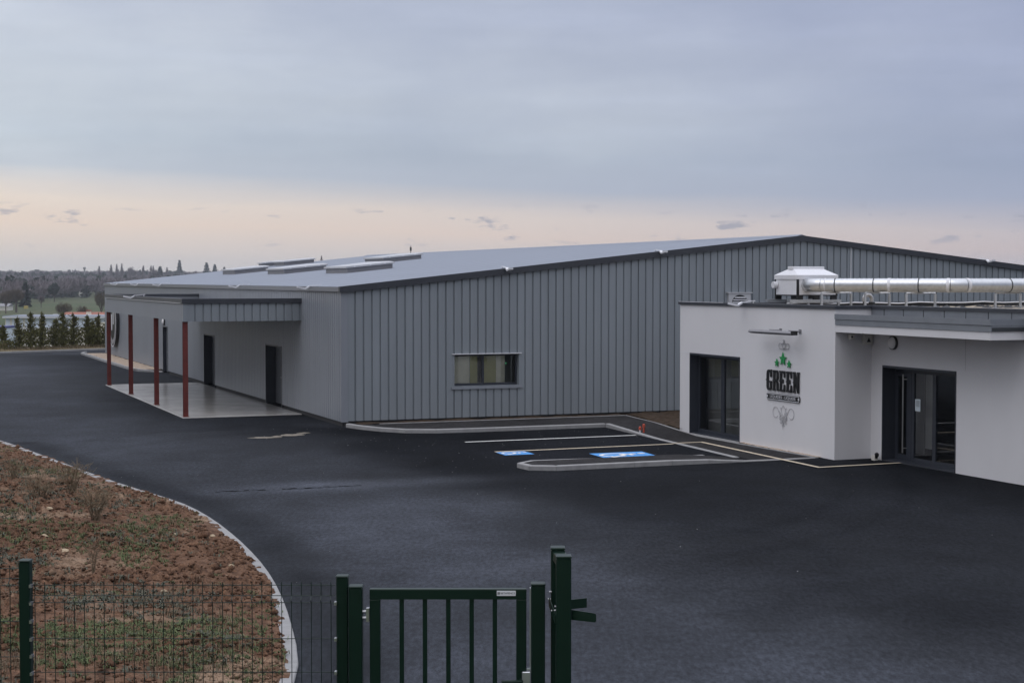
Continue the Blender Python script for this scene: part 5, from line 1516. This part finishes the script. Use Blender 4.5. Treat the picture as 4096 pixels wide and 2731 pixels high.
# ================================================================ BEYOND THE YARD
def gz1(x, y): return float(ground_z(np.array([x]), np.array([y]))[0])
def quads_cloud(C, size, dirs=None, aspect=1.0, g=rng):
    """one small quad per centre, random orientation; dirs: long axis"""
    n = len(C)
    if dirs is None:
        d = g.normal(0, 1, (n, 3))
    else: d = dirs + g.normal(0, .25, (n, 3))
    d /= np.linalg.norm(d, axis=1, keepdims=True)
    q = np.cross(d, g.normal(0, 1, (n, 3))); q /= np.linalg.norm(q, axis=1, keepdims=True) + 1e-9
    s = (np.asarray(size) * g.uniform(.6, 1.4, n))[:, None]
    a = d * s; b = q * s / aspect
    V = np.stack([C - a - b, C + a - b * .6, C + a * 1.05 + b * .6, C - a + b], 1).reshape(-1, 3)
    Q = np.arange(n * 4).reshape(-1, 4)
    return V, Q
def crown_pts(n, kind, w, h, g):
    """points of a crown of width w, height h, base at 0; returns centres and growth directions"""
    if kind == 'cone':
        t = g.random(n) ** .65; z = h * (1 - t) ; r = w / 2 * (t ** .9) * (0.75 + .25 * np.sin(z / h * 40)) * np.sqrt(g.random(n))
        z = h * (1 - t) + 0 * r
        a = g.uniform(0, 6.283, n)
        P = np.stack([r * np.cos(a), r * np.sin(a), z], -1)
        D = np.stack([np.cos(a), np.sin(a), -.15 + 0 * a], -1)
        return P, D
    if kind == 'poplar':
        t = g.random(n); z = h * (.12 + .88 * t); r = w / 2 * np.sin(np.pi * np.clip(t * .85 + .12, 0, 1)) * np.sqrt(g.random(n))
        a = g.uniform(0, 6.283, n)
        return np.stack([r * np.cos(a), r * np.sin(a), z], -1), np.stack([.25 * np.cos(a), .25 * np.sin(a), 1 + 0 * a], -1)
    # round, made of several lobes with gaps
    k = 9
    lc = g.normal(0, 1, (k, 3)); lc /= np.linalg.norm(lc, axis=1, keepdims=True); lc *= g.uniform(.25, .72, (k, 1))
    lc[:, 2] = np.abs(lc[:, 2]) * .9 - .25
    idx = g.integers(0, k, n)
    d = g.normal(0, 1, (n, 3)); d /= np.linalg.norm(d, axis=1, keepdims=True)
    P = lc[idx] + d * (.48 * np.cbrt(g.random(n)))[:, None]
    P = P * np.array([w / 2, w / 2, h * .42]) + np.array([0, 0, h * .58])
    D = P - np.array([0, 0, h * .2]); D = D / np.linalg.norm(D, axis=1, keepdims=True)
    return P, D
def tree(name, px, ytop, wpx, Y, kind, m, label, n=900, qs=None, group='single trees beyond the hall', ybase=None):
    if kind == 'cone': wpx *= 1.35; n = int(n * 1.6); qs = qs and qs * 1.5
    x, _, zt_ = plane_pt(px, ytop, Y)
    zb = gz1(x, Y); h = zt_ - zb; w = wpx * Y / 6500
    if ybase: pass
    g = np.random.default_rng(int(px * 7 + Y))
    t = thing(name, label, 'tree', (x, Y, zb), group, 'W')
    lo = {'cone': .06, 'poplar': .08}.get(kind, .22)
    P, D = crown_pts(n, kind, w, h * (1 - lo * .6), g)
    P = P + np.array([0, 0, h * lo * .6])
    bare = m in (M_TWIG, M_TWIGB)
    V, Q = quads_cloud(P, (qs or w * .035) * np.ones(n), D, 7.0 if bare else 1.8, g)
    me = np_mesh('crown', V, Q, m); link('crown', me, m, t)
    mb = MB(); r = max(.05, w * .035)
    mb.tube([(x, Y, zb - .2), (x, Y, zb + h * .35), (x + w * .01, Y, zb + h * .8)], [r * 1.3, r, r * .3], 6)
    g2 = random.Random(int(px))
    if kind == 'round':
        for k in range(7):
            a = g2.uniform(0, 6.283); z0 = zb + h * g2.uniform(.22, .4)
            mb.tube([(x, Y, z0), (x + math.cos(a) * w * .2, Y + math.sin(a) * w * .2, z0 + h * .2), (x + math.cos(a) * w * .38, Y + math.sin(a) * w * .38, z0 + h * .36)], [r * .6, r * .4, r * .12], 5)
    mb.build('trunk', M_BARK, t)
G1 = 'trees on the meadow beyond the hedge'
tree('bare_tree', 64, 1139, 104, 560, 'round', M_TWIGB, 'broad round bare tree at the left of the meadow', 2600, .30, G1)
tree('bare_tree', 22, 1150, 56, 545, 'round', M_TWIGB, 'smaller bare tree at the left image edge with visible trunk', 1100, .28, G1)
tree('dark_conifer', 101, 1131, 30, 640, 'cone', M_PINE, 'dark pointed conifer beside the broad bare tree', 900, .5, G1)
tree('dark_pine', 217, 1127, 46, 760, 'round', M_PINE, 'dark rounded pine in front of the bare wood', 800, .7, G1)
tree('bare_tree', 164, 1172, 34, 620, 'round', M_TWIG, 'slender bare tree standing alone on the meadow edge', 600, .3, G1)
tree('bare_bush', 255, 1198, 70, 420, 'round', M_TWIGB, 'wide bare bush in the middle of the green meadow', 1800, .2, G1)
tree('bare_bush', 328, 1214, 62, 400, 'round', M_TWIGB, 'low bare bush between the wide bush and the hall', 1300, .2, G1)
tree('bare_tree', 404, 1138, 60, 430, 'round', M_TWIGB, 'tall bare tree against the corner of the hall', 1500, .2, G1)
G2 = 'trees along the far skyline'
for i, (px, yt, w) in enumerate(((397, 1068, 10), (444, 1061, 9), (467, 1060, 9), (487, 1058, 10), (573, 1066, 10), (604, 1066, 9), (613, 1067, 8), (668, 1072, 9))):
    tree('poplar', px, yt, w * 1.5, 1500, 'poplar', M_TWIG, ('first', 'second', 'third', 'fourth', 'fifth', 'sixth', 'seventh', 'last')[i] + ' thin bare poplar from the left on the skyline above the long eave', 420, 1.0, G2)
tree('bare_tree', 531, 1060, 56, 1500, 'round', M_TWIG, 'round bare treetop between the poplars on the skyline', 1500, .9, G2)
tree('bare_tree', 622, 1066, 40, 1500, 'round', M_TWIG, 'small bare tree right of the round treetop on the skyline', 800, .9, G2)
tree('dark_conifer', 640, 1066, 30, 1500, 'cone', M_PINE, 'dark conifer just left of the tallest spruce on the skyline', 700, .8, G2)
tree('spruce', 718, 1042, 30, 1900, 'cone', M_PINE, 'tall narrow spruce rising above the hall roof', 900, .75, G2)
tree('cedar', 826, 1051, 40, 1900, 'cone', M_PINE, 'layered cedar rising above the hall roof', 520, .85, G2)
tree('conical_tree', 859, 1058, 30, 1900, 'cone', M_PINE, 'dense rounded cone tree beside the layered cedar', 1100, .7, G2)
tree('small_conifer', 897, 1067, 26, 1900, 'cone', M_PINE, 'small conifer tip peeping over the roof right of the cone tree', 500, .7, G2)
tree('bare_tree', 1286, 1024, 40, 300, 'poplar', M_TWIG, 'small pale treetop over the roof right of the skylights', 900, .16, G2)
tree('bare_tree', 1335, 1014, 120, 300, 'round', M_TWIG, 'domed bare treetop over the roof ridge line', 3000, .16, G2)
tree('bare_tree', 1390, 1019, 100, 300, 'round', M_TWIG, 'low bare treetop right of the domed one', 2400, .16, G2)
tree('bare_tree', 1436, 1018, 80, 300, 'round', M_TWIG, 'third bare treetop from the left behind the ridge', 1800, .16, G2)
tree('bare_tree', 1480, 1016, 80, 300, 'round', M_TWIG, 'rightmost bare treetop behind the roof beside the last skylight', 1800, .16, G2)
tree('bare_tree', 1640, 1003, 110, 260, 'round', M_TWIG, 'bare treetop at the foot of the antenna mast', 2600, .14, G2)
for i, (px, yt, w) in enumerate(((3870, 1020, 90), (3905, 1024, 100), (3950, 1026, 100), (4045, 1040, 130), (4095, 1046, 110))):
    tree('bare_tree', px, yt, w, 190, 'round', M_TWIG, ('first', 'second', 'third', 'fourth', 'last')[i] + ' bare treetop from the left over the right slope of the gable', 2200, .10, G2)
x, y, z = plane_pt(1643, 984, 250); zb = gz1(x, y)
t = thing('antenna_mast', 'thin antenna mast standing up behind the last skylight', 'mast', (x, y, zb), None, 'W')
mb = MB(); mb.tube([(x, y, zb), (x, y, z)], [.09, .05], 6); mb.build('pole', M_TRIM, t)
mb = MB(); mb.box(x - .14, x + .14, y - .1, y + .1, z - .75, z - .2); mb.build('antenna', M_TRIM, t)
x, y, z = plane_pt(338, 1068, 1500); zb = gz1(x, y)
t = thing('water_tower', 'pale water tower with wide cap on the far skyline', 'water tower', (x, y, zb), None, 'W')
mb = MB(); mb.tube([(x, y, zb), (x, y, z - 2.2)], [.75, .7], 12); mb.build('shaft', M_KERB, t)
mb = MB(); mb.tube([(x, y, z - 2.2), (x, y, z - 1.4), (x, y, z - .3), (x, y, z)], [.8, 1.35, 1.35, .5], 14); mb.build('tank', M_KERB, t)

# the far wood
def wood():
    g = np.random.default_rng(21)
    fx = lambda px: np.interp(px, [-200, 30, 110, 250, 420, 1200], [560, 610, 730, 850, 930, 1000])
    sets = {'bare': [], 'pine': []}
    for k in range(3500):
        px = g.uniform(-200, 1150) if k < 2100 else (g.uniform(-2600, -200) if k < 2700 else g.uniform(1150, 6500)); f = fx(px); Y = f + (2350 - f) * g.random() ** 1.5
        X = (px - 2048) / 6500 * Y
        kind = 'pine' if (vnoise(np.array([X / 70.]), np.array([Y / 160.]))[0] > .66 + .2 * (Y < 1150) or g.random() < .05) else 'bare'
        sets[kind].append((X, Y, g.uniform(9, 13.5) * (1.0 if kind == 'bare' else .95)))
    for kind, L in sets.items():
        VV, QQ, o = [], [], 0
        for X, Y, h in L:
            zb = gz1(X, Y); w = h * g.uniform(.75, 1.1) * (1 if kind == 'bare' else .65)
            n = 110
            P, D = crown_pts(n, 'round' if kind == 'bare' or g.random() < .5 else 'cone', w, h, g)
            P = P + np.array([X, Y, zb])
            s = 0.0009 * Y * (1.0 if kind == 'bare' else 1.25)
            V, Q = quads_cloud(P, s * np.ones(n), D, 3.2 if kind == 'bare' else 1.5, g)
            VV.append(V); QQ.append(Q + o); o += len(V)
        m = M_TWIG if kind == 'bare' else M_PINE
        nm = 'wood' if kind == 'bare' else 'pine_wood'
        me = np_mesh(nm, np.concatenate(VV), np.concatenate(QQ), m)
        tag(link(nm, me, m), 'grey-brown bare wood covering the far hillside' if kind == 'bare' else 'dark pine clumps in the far hillside wood', 'wood', None, 'stuff')
wood()
# underwood floor so no meadow shows between the trunks
# houses and sheds down in the valley
M_GLAZ = mat('blue_white_glazing', (0.66, 0.73, 0.82), 0.25, var=0.06, vscale=.4)
M_TILE = mat('orange_roof_tiles', (0.30, 0.115, 0.075), 0.8, var=0.25, vscale=1.2)
M_CREAM = mat('cream_wall', (0.84, 0.79, 0.68), 0.85, var=0.08, vscale=.6)
M_YEL = mat('dull_yellow_paint', (0.45, 0.36, 0.10), 0.7)
M_BLUST = mat('blue_stripe_paint', (0.05, 0.06, 0.20), 0.6)
Y0 = 230
def X_(px, Y): return (px - 2048) / 6500 * Y
def Z_(py, Y): return plane_pt(2048, py, Y)[2]
x0, x1 = X_(18, Y0), X_(560, Y0); zb = gz1(x0 + 5, Y0)
t = thing('white_shed', 'long white flat-roofed shed with pale glazed bays behind the hedge', 'shed', (x0, Y0, zb), None, 'W')
mb = MB(); mb.box(x0 + .05, x1, Y0 + .1, Y0 + 9, zb - .5, Z_(1270, Y0)); mb.build('wall', M_OFF, t)
mb = MB(); mb.box(x0 - .2, x1, Y0 - .35, Y0 + 9.2, Z_(1270, Y0) + .001, Z_(1265, Y0) + .05); mb.build('roof', M_ROOF, t)
mb = MB(); mb.box(x0 - .2, x1, Y0 - .42, Y0 - .352, Z_(1272, Y0), Z_(1266, Y0)); mb.build('roof_edge', M_WHITEM, t)
mb = MB(); mb.box(x0, x1, Y0 - .3, Y0 + .0995, Z_(1327, Y0), Z_(1312, Y0)); mb.build('gutter', M_WHITEM, t)
mb = MB(); mb.box(x0, x1, Y0 + .02, Y0 + .099, Z_(1340, Y0), Z_(1329, Y0)); mb.build('dark_band', M_TRIM, t)
xs_ = [18, 43, 95, 160, 225, 288, 350, 395, 450, 505]
for a, b in zip(xs_[:-1], xs_[1:]):
    mb = MB(); mb.box(X_(a, Y0) + .18, X_(b, Y0) - .18, Y0 + .03, Y0 + .098, Z_(1310, Y0), Z_(1273, Y0)); mb.build('glazed_bay', M_GLAZ, t)
Y1 = 252
x0, x1 = X_(236, Y1), X_(470, Y1); zb = gz1(x0, Y1)
t = thing('tiled_house', 'low house with orange tiled roof and cream chimney behind the white shed', 'house', (x0, Y1, zb), None, 'W')
mb = MB(); mb.box(x0 + .3, x1 - .3, Y1 + .3, Y1 + 7.7, zb - .3, Z_(1266, Y1)); mb.build('wall', M_CREAM, t)
ze, zr = Z_(1268, Y1), Z_(1250, Y1)
mb = MB(); mb.prism([(x0, Y1, ze), (x0, Y1 + 4, zr), (x0, Y1 + 8, ze)], (x1 - x0, 0, 0)); rf = mb.build('roof', M_TILE, t)
cx0, cx1 = X_(341, Y1), X_(357, Y1)
mb = MB(); mb.box(cx0, cx1, Y1 + .6, Y1 + 1.2, ze - .2, Z_(1245, Y1)); ch = mb.build('chimney', M_CREAM, rf)
t = thing('flat_annex', 'grey flat roof with a white rooflight left of the tiled house', 'building', (X_(195, 245), 245, zb), None, 'W')
mb = MB(); mb.box(X_(198, 245), X_(235, 245), 245, 250, zb - .3, Z_(1262, 245)); mb.build('wall', M_GUT, t)
mb = MB(); mb.box(X_(209, 245), X_(225, 245), 245.2, 246, Z_(1262, 245) + .001, Z_(1257, 245)); mb.build('rooflight', M_WHITEM, t)
mb = MB(); mb.box(cx0 - .06, cx1 + .06, Y1 + .52, Y1 + 1.28, Z_(1245, Y1) + .001, Z_(1240, Y1)); mb.build('chimney_cap', M_TILE, rf)
Y2 = 128
pts = [(88, 1352), (104, 1346), (150, 1338), (210, 1337), (300, 1333), (352, 1308), (395, 1290), (520, 1280)]
x0 = X_(88, Y2); zb = gz1(x0, Y2)
mb = MB(); mb.prism([(X_(520, Y2), Y2, zb - .5), (x0, Y2, zb - .5)] + [(X_(a, Y2), Y2, Z_(b, Y2)) for a, b in pts], (0, .3, 0))
single('garden_wall', mb, M_CREAM, 'cream wall with stepped sloping top glimpsed through the hedge', 'wall', (x0, Y2, zb), None, 'W')
Y3 = 190; x0, x1 = X_(-160, Y3), X_(15, Y3); zb = gz1(x0, Y3)
t = thing('pale_hut', 'pale blue hut with dark blue roof stripe at the left edge', 'hut', (x0, Y3, zb), None, 'W')
mb = MB(); mb.box(x0, x1, Y3, Y3 + 5, zb - .3, Z_(1314, Y3)); mb.build('wall', M_GLAZ, t)
mb = MB(); mb.box(x0, x1 + .05, Y3 - .1, Y3 + 5, Z_(1314, Y3) + .001, Z_(1306, Y3)); mb.build('roof_stripe', M_BLUST, t)
mb = MB(); x, y, z = plane_pt(101, 1223, 600); zb = gz1(x, 600); mb.bbox(x - .55, x + .55, 600, 602, zb, z, .05)
single('yellow_box', mb, M_YEL, 'small yellow box cabin on the meadow under the bare trees', 'cabin', (x, 600, zb), None, 'W')
Y4 = 520; x0, x1 = X_(-60, Y4 + 60), X_(32, Y4 + 60); zb = gz1(x0, Y4 + 60)
t = thing('white_barn', 'small white barn under the bare trees at the left edge', 'barn', (x0, Y4 + 60, zb), None, 'W')
mb = MB(); mb.box(x0, x1, Y4 + 60, Y4 + 66, zb - .3, Z_(1224, Y4 + 60)); mb.build('wall', M_OFF, t)
mb = MB(); mb.prism([(x0 - .3, Y4 + 59.7, Z_(1225, Y4 + 60)), (x0 - .3, Y4 + 63, Z_(1214, Y4 + 60)), (x0 - .3, Y4 + 66.3, Z_(1225, Y4 + 60))], (x1 - x0 + .6, 0, 0)); mb.build('roof', M_CURB, t)
Y5 = 1010; x0, x1 = X_(330, Y5), X_(348, Y5); zb = gz1(x0, Y5)
t = thing('white_cottage', 'tiny white cottage gable showing in the far wood', 'house', (x0, Y5, zb), None, 'W')
zz = Z_(1139, Y5)
mb = MB(); mb.prism([(x0, Y5 - 8, zb), (x1, Y5 - 8, zb), (x1, Y5 - 8, zz - 1.2), ((x0 + x1) / 2, Y5 - 8, zz), (x0, Y5 - 8, zz - 1.2)], (0, 6, 0)); mb.build('wall', M_OFF, t)
mb = MB(); xm = (x0 + x1) / 2
mb.prism([(x0 - .2, Y5 - 8.2, zz - 1.2), (xm, Y5 - 8.2, zz + .12), (x1 + .2, Y5 - 8.2, zz - 1.2), (x1 + .2, Y5 - 8.2, zz - 1.05), (xm, Y5 - 8.2, zz + .3), (x0 - .2, Y5 - 8.2, zz - 1.05)], (0, 6.4, 0)); mb.build('roof', M_TILE, t)

# hedge of young conifers on the verge
def young_conifer(s, H, W_, label, seed, green=1.0):
    p = P0 + e * s + nf * (1.5 + .25 * math.sin(seed * 2.1))
    g = np.random.default_rng(seed)
    t = thing('young_conifer', label, 'conifer', (p[0], p[1], .1), 'young conifers in the hedge row', 'W')
    C, D, S = [], [], []
    nb = 130
    lx, ly = g.normal(0, .05, 2) * H; twin = seed % 3 == 1; tx = g.choice([-1, 1]) * .22
    for k in range(nb):
        f = (k + g.random()) / nb
        h = H * (.04 + .90 * f); L = 1.6 * W_ * (1 - f) ** .62 * (g.uniform(.35, .8) if g.random() < .7 else g.uniform(.8, 1.4)) + .07
        a = g.uniform(0, 6.283); up = g.uniform(.45, 1.0)
        d = np.array([math.cos(a), math.sin(a), up]); d /= np.linalg.norm(d)
        m = int(7 + 10 * (1 - f))
        for q in range(m):
            r = L * (q + .5) / m
            tw = twin and f > .45 and k % 2 == 0
            C.append(np.array([lx * f + (tx * (f - .3) if tw else 0), ly * f, h * (.92 if tw else 1)]) + d * r + np.array([0, 0, -.06 * (r / max(L, .01)) ** 2]) + g.normal(0, .022, 3)); D.append(d + g.normal(0, .35, 3)); S.append(.068 * (1.1 - .4 * q / m))
    for q in range(16): C.append(np.array([lx, ly, H * (.88 + .12 * q / 15)]) + g.normal(0, .012, 3)); D.append(np.array([0, 0, 1.]) + g.normal(0, .3, 3)); S.append(.04)
    V, Q = quads_cloud(np.array(C), np.array(S), np.array(D), 2.6, g)
    me = np_mesh('foliage', V, Q, M_CONI); link('foliage', me, M_CONI, t)
    mb = MB(); mb.tube([(p[0], p[1], 0), (p[0], p[1], H * .6), (p[0], p[1], H * .97)], [.03, .02, .006], 6); mb.build('trunk', M_BARK, t)
ordn = ['leftmost, short', 'second', 'third', 'fourth', 'fifth, low', 'sixth', 'seventh, broad', 'eighth, slim', 'ninth, short', 'tenth', 'last, beside the hall corner,']
for i, (px, H, W_) in enumerate(((36, 1.62, .34), (80, 2.1, .50), (134, 2.42, .50), (180, 2.40, .42), (218, 1.95, .55), (267, 2.35, .56), (309, 2.32, .62), (356, 2.15, .42), (382, 1.75, .40), (405, 2.2, .44), (432, 2.1, .5))):
    k = (px - 2048) / 6500
    s = (98.97 * k + 31.8) / (.697 - .717 * k)
    young_conifer(s, H, W_, ordn[i] + ' young conifer of the hedge row counted from the left', 40 + i)
# thicket at the foot of the hedge
C = []; g = np.random.default_rng(8)
for k in range(7600):
    s = g.uniform(-2.5, 11); q = g.uniform(.9, 2.6); pp_ = P0 + e * s + nf * q
    C.append((pp_[0], pp_[1], .1 + g.random() ** 1.3 * (1.3 if s > 2.2 else .6)))
V, Q = quads_cloud(np.array(C), .055 * np.ones(len(C)), np.tile([0, 0, 1.], (len(C), 1)), 2.2, g)
me = np_mesh('undergrowth', V, Q, M_CONI); tag(link('undergrowth', me, M_CONI), 'dense dark undergrowth at the foot of the conifer hedge', 'undergrowth', None, 'stuff')
C = []
for k in range(2200):
    s = g.uniform(-4, 9); q = g.uniform(.25, .9 if s > 1 else 1.6); pp_ = P0 + e * s + nf * q
    C.append((pp_[0], pp_[1], .12 + g.random() * (.22 if s > 1 else .45)))
V, Q = quads_cloud(np.array(C), .05 * np.ones(len(C)), np.tile([0, 0, 1.], (len(C), 1)), 6, g)
me = np_mesh('verge_grass', V, Q, M_DRY); tag(link('verge_grass', me, M_DRY), 'dry straw-coloured grass between the far kerb and the hedge', 'dry grass', None, 'stuff')

# ================================================================ AIR
def haze():
    mb = MB(); mb.box(-2600, 2600, -2600, 2600, -14, 34)
    m = bpy.data.materials.new('haze'); m.use_nodes = True
    nt = m.node_tree; nt.nodes.clear(); t = NT(nt)
    v = t.n('ShaderNodeVolumePrincipled', {'Color': (0.86, 0.92, 1.0, 1), 'Density': 0.00017, 'Anisotropy': 0.0})
    t.n('ShaderNodeOutputMaterial', {'Volume': v.outputs[0]})
    tag(mb.build('haze', m), 'thin pale haze in the air over the valley', 'haze', None, 'stuff')
haze()
